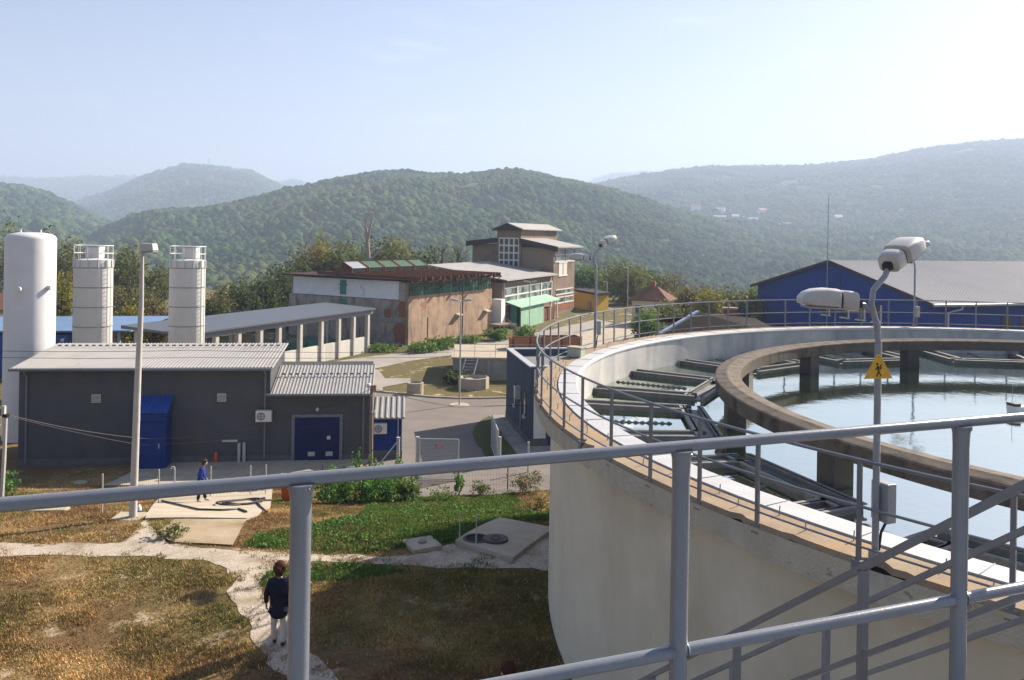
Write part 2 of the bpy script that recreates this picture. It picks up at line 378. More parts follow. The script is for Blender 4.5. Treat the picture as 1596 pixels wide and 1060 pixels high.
# water: turbid green, mirror-like at these angles
m, nt, b = nodes("basin_water"); M['water'] = m
b.inputs["Base Color"].default_value = (.010, .026, .016, 1); b.inputs["Roughness"].default_value = .03; b.inputs["IOR"].default_value = 1.75
f1 = noise_fac(nt, 1.6, 3, .5, 0, 1); f2 = noise_fac(nt, 7, 2, .5, 0, 1)
ad = nt.nodes.new("ShaderNodeMath"); ad.operation = 'MULTIPLY_ADD'; ad.inputs[1].default_value = .35
nt.links.new(f2, ad.inputs[0]); nt.links.new(f1, ad.inputs[2]); bump(nt, b, ad.outputs[0], .05, .1)
b.inputs["Roughness"].default_value = .04
gl = nt.nodes.new("ShaderNodeBsdfGlossy"); gl.inputs["Color"].default_value = (.89, .93, .84, 1); gl.inputs["Roughness"].default_value = .05
nt.links.new(b.inputs["Normal"].links[0].from_socket, gl.inputs["Normal"])
mx = nt.nodes.new("ShaderNodeMixShader"); mx.inputs[0].default_value = .60
nt.links.new(b.outputs[0], mx.inputs[1]); nt.links.new(gl.outputs[0], mx.inputs[2]); nt.links.new(mx.outputs[0], nt.nodes["Material Output"].inputs["Surface"])

# ground: dry and green turf with bare earth; the cover comes from a painted-by-growth attribute
m, nt, b = nodes("turf_ground"); M['ground'] = m
a = nt.nodes.new("ShaderNodeAttribute"); a.attribute_name = "tint"
col = mix(nt, noise_fac(nt, 9, 6, .7, .3, .7), a.outputs["Color"], (.075, .055, .022))
col = mix(nt, noise_fac(nt, .7, 7, .68, .58, .66), col, (.44, .34, .22))
nt.links.new(col, b.inputs["Base Color"]); b.inputs["Roughness"].default_value = .97; b.inputs["Specular IOR Level"].default_value = .2
bump(nt, b, noise_fac(nt, 14, 6, .7, .1, .9), .8, .08)
m, nt, b = nodes("gravel"); M['gravel'] = m
geo = nt.nodes.new("ShaderNodeNewGeometry"); vo = nt.nodes.new("ShaderNodeTexVoronoi"); vo.inputs["Scale"].default_value = 36
nt.links.new(geo.outputs["Position"], vo.inputs["Vector"])
hs = nt.nodes.new("ShaderNodeSeparateColor"); nt.links.new(vo.outputs["Color"], hs.inputs[0])
col = mix(nt, hs.outputs[0], (.48, .415, .335), (.27, .22, .17)); col = mix(nt, noise_fac(nt, .9, 6, .6, .50, .70), col, (.22, .165, .10))
nt.links.new(col, b.inputs["Base Color"]); b.inputs["Roughness"].default_value = .95; bump(nt, b, vo.outputs["Distance"], .5, .015)
M['asphalt'] = mat("old_asphalt", (.20, .175, .155), (.175, .152, .137), .5, .93, c3=(.16, .142, .13), scale3=.25, f3=(.52, .72), bmp=.35, bscale=45, bdist=.01)
M['road'] = mat("lane_surface", (.33, .30, .265), (.28, .25, .225), .4, .93, c3=(.22, .20, .17), scale3=.3, bmp=.3)
# ---------------------------------------------------------------- ground
_tab = rng.random((256, 256))
def vnoise(x, y, s):
    x = np.asarray(x, float) * s + 500.3; y = np.asarray(y, float) * s + 500.7
    i = np.floor(x).astype(int); j = np.floor(y).astype(int); fx = x - i; fy = y - j
    fx = fx * fx * (3 - 2 * fx); fy = fy * fy * (3 - 2 * fy)
    g = lambda a, b: _tab[a % 256, b % 256]
    return (g(i, j) * (1 - fx) + g(i + 1, j) * fx) * (1 - fy) + (g(i, j + 1) * (1 - fx) + g(i + 1, j + 1) * fx) * fy
def fbm(x, y, s, o=4):
    t = 0; a = .5
    for k in range(o): t = t + a * vnoise(x, y, s * 2 ** k); a *= .5
    return t / (1 - .5 ** o)
def inpoly(x, y, poly):
    x = np.asarray(x, float); y = np.asarray(y, float); r = np.zeros(x.shape, bool); n = len(poly)
    for i in range(n):
        x1, y1 = poly[i][:2]; x2, y2 = poly[(i + 1) % n][:2]
        if y1 == y2: continue
        r ^= ((y1 > y) != (y2 > y)) & (x < (x2 - x1) * (y - y1) / (y2 - y1) + x1)
    return r
def poly_g(pts): return [G(*p).to_2d() for p in pts]
def densify(poly, step, jit):
    out = []
    for i, p in enumerate(poly):
        q = poly[(i + 1) % len(poly)]; d = (Vector(q) - Vector(p)); n = max(1, int(d.length / step))
        for k in range(n):
            c = Vector(p) + d * (k / n); w = (fbm(c.x, c.y, 1.3, 3) - .5) * 2 * jit
            nn = Vector((-d.y, d.x)).normalized(); out.append((c.x + nn.x * w, c.y + nn.y * w))
    return out
def sheet(name, poly, off, mt, grid=1.0, skirt=0.0):
    bm = bmesh.new(); vs = [bm.verts.new((p[0], p[1], 0)) for p in poly]; bm.faces.new(vs)
    xs = [p[0] for p in poly]; ys = [p[1] for p in poly]
    for ax, lo, hi in ((0, min(xs), max(xs)), (1, min(ys), max(ys))):
        k = math.ceil(lo / grid) * grid
        while k < hi:
            co = [0, 0, 0]; co[ax] = k; no = [0, 0, 0]; no[ax] = 1
            bmesh.ops.bisect_plane(bm, geom=bm.verts[:] + bm.edges[:] + bm.faces[:], plane_co=co, plane_no=no, dist=1e-5); k += grid
    for v in bm.verts: v.co.z = gz(v.co.x, v.co.y) + off
    bmesh.ops.recalc_face_normals(bm, faces=bm.faces)
    if sum(f.normal.z for f in bm.faces) < 0: bmesh.ops.reverse_faces(bm, faces=bm.faces)
    if skirt:
        be = [e for e in bm.edges if len(e.link_faces) == 1]
        r = bmesh.ops.extrude_edge_only(bm, edges=be)
        for v in [g for g in r['geom'] if isinstance(g, bmesh.types.BMVert)]: v.co.z -= skirt
    me = bpy.data.meshes.new(name); bm.to_mesh(me); bm.free(); me.materials.append(mt)
    ob = bpy.data.objects.new(name, me); COL.objects.link(ob); return ob

lush = [poly_g(q) for q in (
    [(478, 775), (640, 776), (760, 772), (856, 764), (856, 812), (780, 812), (705, 848), (660, 846), (590, 862), (500, 862), (380, 852), (405, 832), (480, 815), (560, 805), (560, 785)],
    [(484, 874), (600, 884), (640, 890), (560, 905), (484, 905)], [(398, 905), (420, 892), (450, 890), (450, 915), (415, 920)])]
straw = [poly_g(q) for q in ([(486, 782), (575, 786), (560, 806), (486, 818)], [(800, 758), (856, 752), (856, 800), (830, 800)], [(0, 792), (225, 790), (215, 835), (0, 846)])]
gravel_poly = poly_g([(-160, 846), (0, 846), (102, 849), (190, 846), (217, 819), (226, 811), (246, 832), (265, 849), (360, 856), (438, 863), (509, 866), (584, 868), (640, 868), (668, 864), (709, 849), (740, 838), (900, 830), (900, 892), (852, 888),
    (720, 885), (601, 881), (500, 875), (440, 884), (414, 900), (405, 910), (440, 960), (485, 1023), (526, 1060), (600, 1140), (490, 1140), (440, 1053), (411, 1012), (380, 978), (367, 938), (360, 904), (340, 883), (306, 876), (238, 867), (102, 866), (0, 866), (-160, 866)])
gravel_poly = densify(gravel_poly, .12, .24)
def greenness(x, y):
    g = (fbm(x, y, .35, 4) - .5) * 1.6 + .10
    for q in lush: g = np.where(inpoly(x, y, q), .85 + (fbm(x, y, .8, 3) - .5) * .9, g)
    for q in straw: g = np.where(inpoly(x, y, q), .12 + (fbm(x, y, .9, 3) - .5) * .8, g)
    return np.clip(g, 0, 1)
STRAW, BROWN, GREEN, LUSH = (np.array(c) for c in ((.46, .30, .125), (.215, .115, .05), (.115, .115, .030), (.060, .14, .022)))
def turf(x, y):
    g = greenness(x, y)[..., None]; s = np.clip((fbm(x + 31, y - 17, .75, 4) - .5) * 2.6 + .5, 0, 1)[..., None]
    dry = STRAW * s + BROWN * (1 - s)
    return np.where(g > .6, GREEN + (LUSH - GREEN) * np.clip((g - .6) / .3, 0, 1), dry + (GREEN - dry) * np.clip(g / .6, 0, 1))
def axis(parts):
    out = []
    for a, b, st in parts: out += list(np.arange(a, b, st))
    return np.array(out + [parts[-1][1]])
gx = axis([(-9000, -1000, 1000), (-1000, -200, 80), (-200, -40, 8), (-40, -24, 1.5), (-24, 6, .35), (6, 40, 1.7), (40, 200, 8), (200, 1000, 80), (1000, 9000, 1000)])
gy = axis([(-400, -60, 40), (-60, 0, 6), (0, 9, 1.0), (9, 40, .35), (40, 130, 1.8), (130, 330, 8), (330, 1000, 40), (1000, 9000, 800)])
XX, YY = np.meshgrid(gx, gy); ZZ = ground(XX, YY)
tint = turf(XX, YY) * .98
far = sstep(40, 60, YY)[..., None]
fn = fbm(XX, YY, .12, 4)[..., None]
tint = tint * (1 - far) + far * (np.array((.20, .165, .065)) * fn + np.array((.11, .125, .04)) * (1 - fn))
wood = np.maximum(sstep(160, 260, YY), np.maximum(sstep(60, 150, -XX), sstep(130, 300, XX)))[..., None]
tint = tint * (1 - wood) + wood * np.array((.05, .075, .025))
nx, ny = len(gx), len(gy); idx = np.arange(nx * ny).reshape(ny, nx)
fc = np.stack([idx[:-1, :-1], idx[:-1, 1:], idx[1:, 1:], idx[1:, :-1]], -1).reshape(-1, 4)
gob = np_mesh("ground", np.stack([XX, YY, ZZ], -1).reshape(-1, 3), fc, M['ground'], tint.reshape(-1, 3), True); setting(gob)

setting(sheet("gravel_path", gravel_poly, .012, M['gravel'], 1.0))
yard_poly = densify(poly_g([(560, 716), (580, 660), (560, 640), (566, 616), (583, 611), (631, 616), (713, 622), (792, 621), (870, 640), (900, 700), (880, 760), (856, 764), (760, 772), (700, 773), (640, 776), (628, 735), (596, 732), (575, 730)]), .5, .08)
setting(sheet("yard", yard_poly, .02, M['asphalt'], 1.5))
kerb_pts = [G(x, y) for x, y in ((583, 611), (606, 613), (631, 616), (672, 620), (713, 622), (752, 622), (792, 621))]
mb = MB()
for a, b in zip(kerb_pts, kerb_pts[1:]): mb.bar(a + Vector((0, 0, .04)), b + Vector((0, 0, .04)), .16, .16)
setting(mb.build("kerb", M['concrete']))
lane_poly = densify(poly_g([(440, 578), (478, 571), (560, 558), (640, 549), (720, 540), (800, 526), (868, 512), (930, 498), (960, 505), (880, 521), (800, 537), (720, 552), (640, 563), (585, 575), (600, 590), (640, 590), (640, 596), (596, 604), (596, 611), (566, 613), (560, 590), (470, 590)]), .8, .12)
setting(sheet("lane", lane_poly, .03, M['road'], 3.0))
setting(sheet("sludge_yard", densify(poly_g([(742, 545), (800, 538), (880, 522), (960, 506), (1010, 494), (1100, 494), (1120, 540), (960, 560), (800, 560)]), 1.0, .1), .05, M['concrete'], 4.0))
apron_poly = poly_g([(232, 724), (160, 758), (256, 758), (424, 757), (414, 744), (470, 737), (560, 729), (582, 717), (418, 714)])
setting(sheet("building_apron", apron_poly, .06, M['concrete'], 1.0, .15))
slab_poly = poly_g([(254, 759), (425, 758), (421, 792), (400, 806), (384, 811), (226, 811)])
setting(sheet("ramp_slab", slab_poly, .07, M['concrete'], .6, .3))
setting(sheet("dirt_pad", densify(poly_g([(272, 811), (386, 811), (378, 824), (362, 852), (265, 846), (248, 830)]), .3, .1), .04, M['soil'], .8))
hatch_slab = poly_g([(779, 812), (856, 827), (856, 834), (800, 876), (709, 849)])
setting(sheet("chamber_slab", hatch_slab, .12, M['concrete'], .7, .25))
NOGRASS = [gravel_poly, slab_poly, apron_poly, hatch_slab, yard_poly, poly_g([(272, 811), (386, 811), (362, 850), (265, 846)]), poly_g([(634, 850), (652, 842), (682, 849), (662, 860)])]

# grass blades over the turf nearest to the camera
N = 520000
yy = 9.3 + (36 - 9.3) * rng.random(N) ** 1.35; xx = -26 + 30 * rng.random(N)
k = np.abs(xx / yy) < .66
for q in NOGRASS[1:]: k &= ~inpoly(xx, yy, q)
jx, jy = xx + (fbm(xx, yy, 2.6, 2) - .5) * 1.5, yy + (fbm(xx + 40, yy, 2.6, 2) - .5) * 1.2
k &= ~inpoly(jx, jy, gravel_poly) | ((fbm(xx + 13, yy + 7, 1.5, 3) > .60) & (rng.random(N) < .45))
k &= np.hypot(xx - 16.67, yy - 19.2) > 15.75
dens = fbm(xx, yy, 1.1, 3); g0 = greenness(xx, yy); k &= rng.random(N) < np.clip((dens - .30) * 2.6 + g0 * .8, .05, 1)
xx, yy = xx[k], yy[k]; n = len(xx); gg = greenness(xx, yy)
base = turf(xx, yy) * (0.82 + .55 * rng.random((n, 1))) * (.55 + .95 * fbm(xx + 3, yy - 8, 2.2, 2))[:, None]
pick = rng.random(n); base = np.where((pick < .10)[:, None], STRAW * 1.1, base); base = np.where(((pick > .93) & (gg > .1))[:, None], LUSH, base)
Vs = []; Cs = []
B = 3
for j in range(B):
    a = rng.random(n) * 6.283; hgt = (.025 + .05 * rng.random(n)) * (1 + 1.3 * np.clip(gg - .5, 0, 1)) * (.6 + 1.1 * fbm(xx - 9, yy + 5, 1.7, 2)); w = .009 + .010 * rng.random(n)
    ox = (rng.random(n) - .5) * .12; oy = (rng.random(n) - .5) * .12; lx = (rng.random(n) - .5) * .12; ly = (rng.random(n) - .5) * .12
    x0, y0 = xx + ox, yy + oy; z0 = ground(x0, y0) - .01
    tri = np.stack([np.stack([x0 - w * np.cos(a), y0 - w * np.sin(a), z0], -1), np.stack([x0 + w * np.cos(a), y0 + w * np.sin(a), z0], -1), np.stack([x0 + lx, y0 + ly, z0 + hgt], -1)], 1)
    Vs.append(tri.reshape(-1, 3)); Cs.append(np.repeat(base * (.8 + .4 * rng.random((n, 1))), 3, 0))
Vg = np.concatenate(Vs); gr = np_mesh("turf_grass", Vg, np.arange(len(Vg)).reshape(-1, 3), M['grass'], np.concatenate(Cs))
gr["kind"] = "stuff"; gr["label"] = "dry brown and green grass on the lawn"

# leafy ground cover in the lush strip
N = 60000; xx = -12 + 14 * rng.random(N); yy = 18 + 14 * rng.random(N)
k = (greenness(xx, yy) > .55) & (fbm(xx + 5, yy - 3, 1.6, 3) > .47) & (np.hypot(xx - 16.67, yy - 19.2) > 15.8)
for q in NOGRASS: k &= ~inpoly(xx, yy, q)
xx, yy = xx[k], yy[k]; n = len(xx); zz = ground(xx, yy) + .03 + .16 * rng.random(n) * fbm(xx, yy, 1.9, 2)
a = rng.normal(size=(n, 3)); a[:, 2] *= .5; a /= np.linalg.norm(a, axis=1)[:, None]; q = rng.normal(size=(n, 3)); q[:, 2] *= .5; bq = np.cross(np.cross(a, q), a); bq /= np.linalg.norm(bq, axis=1)[:, None]; c = np.stack([xx, yy, zz], -1); s = .022 + .03 * rng.random((n, 1))
Vc = np.stack([c - a * s, c + bq * s * .7, c + a * s, c - bq * s * .7], 1).reshape(-1, 3); cc = np.array((.055, .15, .02)) * (.5 + rng.random((n, 1)) * .9) + np.array((.02, .01, 0)) * rng.random((n, 1))
gc_ = np_mesh("ground_cover", Vc, np.arange(len(Vc)).reshape(-1, 4), M['grass'], np.repeat(cc, 4, 0)); gc_["kind"] = "stuff"; gc_["label"] = "lush green leafy ground cover on the lawn strip"

# ---------------------------------------------------------------- the round settling tank
C = Vector((16.67, 19.2)); RIM = EYE - 3.56; RR = 16.05
def pol(deg, r, z): return Vector((C.x + r * math.cos(R(deg)), C.y + r * math.sin(R(deg)), z))
CC = (C.x, C.y, 0)
tank = thing("settling_tank", "large round open settling tank with cream wall and concrete rim", "tank", (C.x, C.y, 0))
MB().lathe([(15.69, -4.5), (15.69, RIM - .40), (15.2, RIM - .40)], CC, 256).build("outer_wall", M['tankwall'], tank, True)
# coping with a worn lower edge
mb = MB(); seg = 720; prof = []
for i in range(seg):
    t = 2 * math.pi * i / seg; wob = .05 * (fbm(np.array(t * 40.), np.array(3.), 1, 3) - .5); chip = .16 * max(0, float(fbm(np.array(t * 60.), np.array(9.), 1, 3)) - .62) * 4
    prof.append([(16.10 - chip, RIM - .06 - chip * .5), (16.07 + wob * .4, RIM - .40 + wob * 2.6), (15.70, RIM - .405 + wob), (15.66, RIM - .10)])
for p, i in zip(prof, range(seg)):
    t = 2 * math.pi * i / seg
    for r, z in p: mb.v.append((C.x + r * math.cos(t), C.y + r * math.sin(t), z))
for i in range(seg):
    a, b = i * 4, ((i + 1) % seg) * 4
    for q in range(3): mb.f.append((a + q, b + q, b + q + 1, a + q + 1))
mb.build("coping", M['coping'], tank)
mb = MB(); seg = 720
for i in range(seg):
    t = 2 * math.pi * i / seg; e = .03 * (float(fbm(np.array(t * 50.), np.array(1.), 1, 3)) - .5)
    chip = .16 * max(0, float(fbm(np.array(t * 60.), np.array(9.), 1, 3)) - .62) * 4
    for r, z in ((16.09 - chip + e, RIM - .07), (16.06 - chip + e, RIM), (15.56, RIM + .005), (15.56, RIM - .1)):
        mb.v.append((C.x + r * math.cos(t), C.y + r * math.sin(t), z))
for i in range(seg):
    a, b = i * 4, ((i + 1) % seg) * 4
    for q in range(3): mb.f.append((a + q, b + q, b + q + 1, a + q + 1))
mb.build("mortar_strip", M['tan'], tank)
MB().lathe([(15.53, RIM - .1), (15.53, RIM + .03), (15.10, RIM + .035), (15.06, RIM - .02), (15.06, RIM - .06)], CC, 256).build("rim_sheeting", M['white'], tank)
MB().lathe([(15.09, RIM - .05), (15.09, 1.0)], CC, 256).build("inner_wall", M['innerwall'], tank, True)
MB().lathe([(15.66, RIM - .1), (15.09, RIM - .05)], CC, 128).build("wall_top", M['concretegrey'], tank)
WATER = EYE - 4.50
w = MB(); w.lathe([(0.01, WATER), (15.085, WATER)], CC, 128); wo_ = w.build("water", M['water']); setting(wo_)
# launder loops (radial troughs joined near the ring) are parts of the tank
def trough(mb, A, B, wd=.40, zt=EYE - 4.36, dp=.24):
    A, B = Vector(A), Vector(B); d = (B - A).normalized(); nn = Vector((-d.y, d.x, 0))
    for s in (-1, 1): mb.bar(A + nn * s * wd / 2 + Vector((0, 0, zt - dp / 2)), B + nn * s * wd / 2 + Vector((0, 0, zt - dp / 2)), .05, dp)
    mb.bar(A + Vector((0, 0, zt - dp + .11)), B + Vector((0, 0, zt - dp + .11)), wd - .06, .04)
    for s in (-1, 1): mb.bar(A + nn * s * (wd / 2 + .03) + Vector((0, 0, zt - .012)), B + nn * s * (wd / 2 + .03) + Vector((0, 0, zt - .012)), .15, .024)
def notched(mb, A, B, off, z0=WATER - .02, h=.30):
    A, B = Vector(A), Vector(B); d = B - A; L = d.length; d.normalize(); nn = Vector((-d.y, d.x, 0)) * off; n = int(L / .16)
    for i in range(n):
        p = A + d * (i * .16) + nn
        mb.add([p + Vector((0, 0, z0)), p + d * .16 + Vector((0, 0, z0)), p + d * .16 + Vector((0, 0, z0 + h * .6)), p + d * .08 + Vector((0, 0, z0 + h)), p + Vector((0, 0, z0 + h * .6)),], [(0, 1, 2, 3, 4)])
for kq in range(16):
    a0, a1 = 146.3 + 22.2 * kq, 159.8 + 22.2 * kq
    if kq > 1: a0 += .8; a1 += 1.0
    po0, pi0, pi1, po1 = pol(a0, 15.08, 0), pol(a0, 12.2, 0), pol(a1, 12.2, 0), pol(a1, 15.08, 0)
    mb = MB(); trough(mb, po0, pi0); trough(mb, po1, pi1)
    e = (pi1 - pi0).normalized() * .2; trough(mb, pi0 - e, pi1 + e)
    lo_ = mb.build("launder", M['launder'], tank)
    am = (a0 + a1) / 2; mb = MB(); notched(mb, pol(am, 15.0, 0), pol(am, 12.6, 0), 0, WATER - .05, .11)
    mb.build("notched_weir", M['launder'], lo_)
mb = MB()
for i in range(72):
    f_ = Frame(pol(5 * i + 1.5, 0, 0), R(5 * i + 1.5)); mb.box(15.08, 15.53, -.005, .005, RIM + .034, RIM + .042, f_)
mb.build("sheet_joints", M['galvdark'], tank)["kind"] = "stuff"
# inner ring beam on stub columns
ring = thing("ring_beam", "brown weathered concrete ring beam standing in the tank water", "concrete ring", (C.x, C.y, WATER))
RT = EYE - 3.53
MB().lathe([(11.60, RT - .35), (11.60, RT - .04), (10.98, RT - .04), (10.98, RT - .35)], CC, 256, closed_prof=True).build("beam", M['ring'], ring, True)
MB().lathe([(11.61, RT - .055), (11.605, RT - .02), (11.57, RT), (11.36, RT + .01), (11.34, RT + .025), (11.28, RT + .025), (11.26, RT + .01), (11.02, RT), (10.975, RT - .02), (10.97, RT - .055)], CC, 256).build("beam_sunlit_top", M['ringsunlit'], ring, True)  # top modelled apart only to carry the sunlit tone
for i in range(15):
    a = 175.7 + 23.8 * i; fr = Frame(pol(a, 11.29, 0), R(a))
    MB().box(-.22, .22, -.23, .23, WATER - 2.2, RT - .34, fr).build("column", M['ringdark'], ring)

# rim railing: every post a part
rail = thing("rim_railing", "grey tubular railing curving along the round tank rim", "railing", (C.x, C.y, RIM))
known = [116.7, 120.2, 123.9, 127.6, 131.2, 134.6, 138.9, 142.2, 145.0, 147.8, 150.3, 154.4, 158.1, 162.2, 165.8, 169.5, 173.3, 177.2, 181.1, 185.0, 189.1, 192.9, 196.5, 200.7, 204.9, 208.9, 212.6, 217.6, 223.2]
aa = 223.2
while aa < 470: aa += 4.25; known.append(aa)
known = [a for a in known if a < 473.5]
arc = [pol(a, RR, 0) for a in np.arange(0, 360, 1.0)]
def hoop(z, r, name, rad=RR):
    MB().tube([pol(a, rad, z) for a in np.arange(0, 360, 1.25)], r, 8, True).build(name, M['rail'], rail, True)
hoop(RIM + 1.10, .021, "top_rail"); hoop(RIM + .58, .018, "middle_rail"); hoop(RIM + .13, .014, "bottom_rail")
for a in known:
    fr = Frame(pol(a, RR, 0), R(a)); mb = MB().box(-.018, .018, -.026, .026, RIM - .10, RIM + 1.09, fr)
    mb.box(-.015, .045, -.06, .06, RIM - .14, RIM - .02, fr); mb.build("post", M['rail'], rail)
mb = MB()
for i, a in enumerate(np.arange(117, 250, 1.95)):
    p = pol(a, 15.62 if i % 2 else 15.80, 0); mb.tube([p + Vector((0, 0, RIM - .02)), p + Vector((.01, .0, RIM + .13))], .008, 5)
mb.build("anchor_rods", M['galvdark'], tank)["kind"] = "stuff"

# twin-head lamps on the rim
def lamp_head(fr3, root, big=1.0):
    """fr3(x,y,z): x along the arm outwards, y sideways, z up - a rounded street-lamp head"""
    def shell(prof):
        mb = MB(); n = 20; base = 0
        for x, hw, hh, lo in prof:
            for t in np.linspace(0, 2 * math.pi, n, endpoint=False):
                c_, s_ = math.cos(t), math.sin(t); e = .48
                mb.v.append(tuple(fr3(x * big, hw * big * math.copysign(abs(c_) ** e, c_), big * (hh * abs(s_) ** e if s_ > 0 else -lo * abs(s_) ** e))))
        for i in range(len(prof) - 1):
            for k2 in range(n): mb.f.append((i * n + k2, i * n + (k2 + 1) % n, (i + 1) * n + (k2 + 1) % n, (i + 1) * n + k2))
        mb.f.append(tuple(range(n))[::-1]); mb.f.append(tuple((len(prof) - 1) * n + k2 for k2 in range(n))); return mb
    if root is None: return shell([(.0, .06, .06, .04), (.03, .085, .09, .045), (.2, .10, .10, .045), (.3, .11, .10, .03), (.45, .10, .085, .025), (.56, .05, .03, .02)])
    hood = shell([(.185, .115, .12, .05), (.205, .155, .145, .05), (.33, .168, .15, .045), (.46, .160, .132, .045), (.54, .14, .10, .04), (.585, .115, .05, .03), (.59, .05, .02, .01)]).build("lamp_hood", M['lampwhite'], root, True)
    lens = MB().hexa([fr3(big * x, big * y, big * z) for z in (-.068, -.047) for x, y in ((.21, -.14), (.54, -.125), (.54, .125), (.21, .14))]).build("lens", M['glass'], hood)
    gear = shell([(-.01, .09, .08, .06), (.0, .115, .115, .075), (.04, .122, .128, .08), (.14, .124, .134, .075), (.165, .112, .12, .06)]).build("gear_box", M['lampwhite'], root, True)
    shell([(.15, .108, .112, .055), (.20, .108, .112, .048)]).build("seam_band", M['black'], gear)
    shell([(-.06, .045, .045, .045), (.005, .055, .055, .055)]).build("arm_clamp", M['black'], gear)
    return hood
def dirframe(o, yaw, pitch):
    o = Vector(o); x = Vector((math.cos(yaw) * math.cos(pitch), math.sin(yaw) * math.cos(pitch), math.sin(pitch))); y = Vector((-math.sin(yaw), math.cos(yaw), 0)); z = x.cross(y)
    return lambda a, b, c: o + x * a + y * b + z * c
def rim_lamp(p, yaw_low, yaw_high, label, htop=3.62, sign=False, box_yaw=0.0):
    t = thing("rim_lamp", label, "lamp", p, "twin lamps on the tank rim")
    o = Vector(p); lo = Vector((math.cos(yaw_low), math.sin(yaw_low), 0)); hi = Vector((math.cos(yaw_high), math.sin(yaw_high), 0)); Z = Vector((0, 0, 1))
    MB().tube([o, o + Z * 2.45], .038, 12).build("pole", M['galvdark'], t, True)
    mb = MB(); mb.tube([o + Z * 2.42, o + Z * 2.62 + lo * .01, o + Z * 2.76 + lo * .06, o + Z * 2.84 + lo * .16, o + Z * 2.86 + lo * .30], .032, 10)
    mb.build("lower_arm", M['galvdark'], t, True)
    mb = MB(); b0 = o + Z * 2.62 - hi * .00
    mb.tube([o + Z * 2.42, o + Z * 2.66 + lo * .03, o + Z * 2.86 + lo * .085, o + Z * 3.02 + lo * .08 + hi * .03, o + Z * 3.16 + hi * .10, o + Z * 3.31 + hi * .22], .034, 10)
    mb.build("upper_arm", M['galvdark'], t, True)
    for (q, yw, pt) in ((o + Z * 2.86 + lo * .26, yaw_low, R(2)), (o + Z * 3.29 + hi * .19, yaw_high, R(24))):
        lamp_head(dirframe(q, yw, pt), t, 1.06)
    fb = Frame(o, box_yaw); bx = MB().box(.05, .18, -.12, .13, .42, .86, fr=fb).build("switch_box", M['galvdark'], t, bevel=.012)
    MB().box(.181, .184, -.05, .05, .56, .70, fr=fb).build("warning_plate", M['yellow'], bx)
    MB().tube([o + Vector(fb(.10, -.05, .42)) - o * 1 if False else fb(.1, -.05, .42), fb(.06, -.02, .30), fb(.045, 0, .05)], .016, 6).build("conduit", M['black'], t, True)
    MB().box(-.05, .05, -.05, .05, -.02, .10, fr=fb).build("foot", M['galvdark'], t)
    return t
l1p = pol(218.08, 15.94, RIM); rim_lamp(l1p, R(178), R(36), "tall grey twin lamp on the near tank rim behind the handrail, with yellow warning triangle", box_yaw=R(20))
l2p = pol(151.0, 15.94, RIM); rim_lamp(l2p, R(185), R(35), "twin lamp on the left tank rim in front of the yellow shed", box_yaw=R(-5))
q3 = P(1419, 508, RIM); a3 = math.degrees(math.atan2(q3.y - C.y, q3.x - C.x)); l3p = pol(a3, 15.94, RIM)
rim_lamp(l3p, R(170), R(25), "small twin lamp on the far tank rim in front of the blue hall", box_yaw=R(-60))
# triangular warning sign strapped to the near lamp
sg = thing("warning_sign", "yellow triangular electrical warning sign strapped to the near lamp pole", "sign", l1p + Vector((0, 0, 1.98)))
face = Frame((l1p.x - .018, l1p.y - .05, 0), R(12)); zc = D(1366, 575, l1p.y).z
def tri(s, zof, y): return [face(-.178 * s, y, zc - .10 * s + zof), face(.178 * s, y, zc - .10 * s + zof), face(.018 * s, y, zc + .17 * s + zof), face(-.018 * s, y, zc + .17 * s + zof)]
MB().loft(tri(1, 0, -.004), tri(1, 0, .004)).build("plate", M['yellow'], sg)
mb = MB()                                             # black figure struck by a bolt
for a, b, w_ in (((-.015, .065), (.0, .0), .016), ((.0, .0), (-.03, -.055), .012), ((.0, .0), (.03, -.05), .012), ((-.012, .05), (.035, .03), .010), ((-.012, .05), (-.045, .02), .010), ((.045, .085), (.015, .055), .009), ((.015, .055), (.035, .048), .008), ((.035, .048), (.008, .02), .007)):
    mb.bar(face(a[0], -.008, zc + a[1] - .02), face(b[0], -.008, zc + b[1] - .02), w_, .003, up=(0, 1, 0))
mb.ico(face(-.02, -.008, zc + .065), .014, 1); mb.build("pictogram", M['black'], sg)
MB().box(-.05, .05, .0, .09, zc - .03, zc - .01, face).build("strap", M['galv'], sg)
# junction box on the rim, pipe clamps, float in the water
fb = Frame(P(898, 556, RIM + .02), R(150)); t = thing("junction_box", "small pale green box lying on the white tank rim", "box", fb.o)
MB().box(-.22, .22, -.16, .16, 0, .26, fb).build("case", mat("pale_green_case", (.38, .42, .33), (.33, .37, .29), 4, .6), t, bevel=.01); MB().box(-.24, .24, -.18, .18, .26, .30, fb).build("lid", M['concrete'], t)
fb = Frame(P(1585, 645, WATER), R(10)); t = thing("float_box", "white float with dark top lying on the tank water", "float", fb.o)
MB().hexa([fb(*p) for p in ((-.17, -.15, -.1), (.17, -.15, -.1), (.17, .15, -.1), (-.17, .15, -.1), (-.2, -.17, .22), (.2, -.17, .22), (.2, .17, .22), (-.2, .17, .22))]).build("hull", M['whitepaint'], t, bevel=.02)
MB().box(-.19, -.02, -.16, .16, .221, .29, fb).build("hatch", M['black'], t); MB().tube([fb(-.15, 0, .2), fb(-.14, 0, .75)], .006, 5).build("aerial", M['galvdark'], t)
MB().box(.03, .6, -.15, .15, .03, .2, fb).build("outrigger", M['verge'], t, bevel=.01)

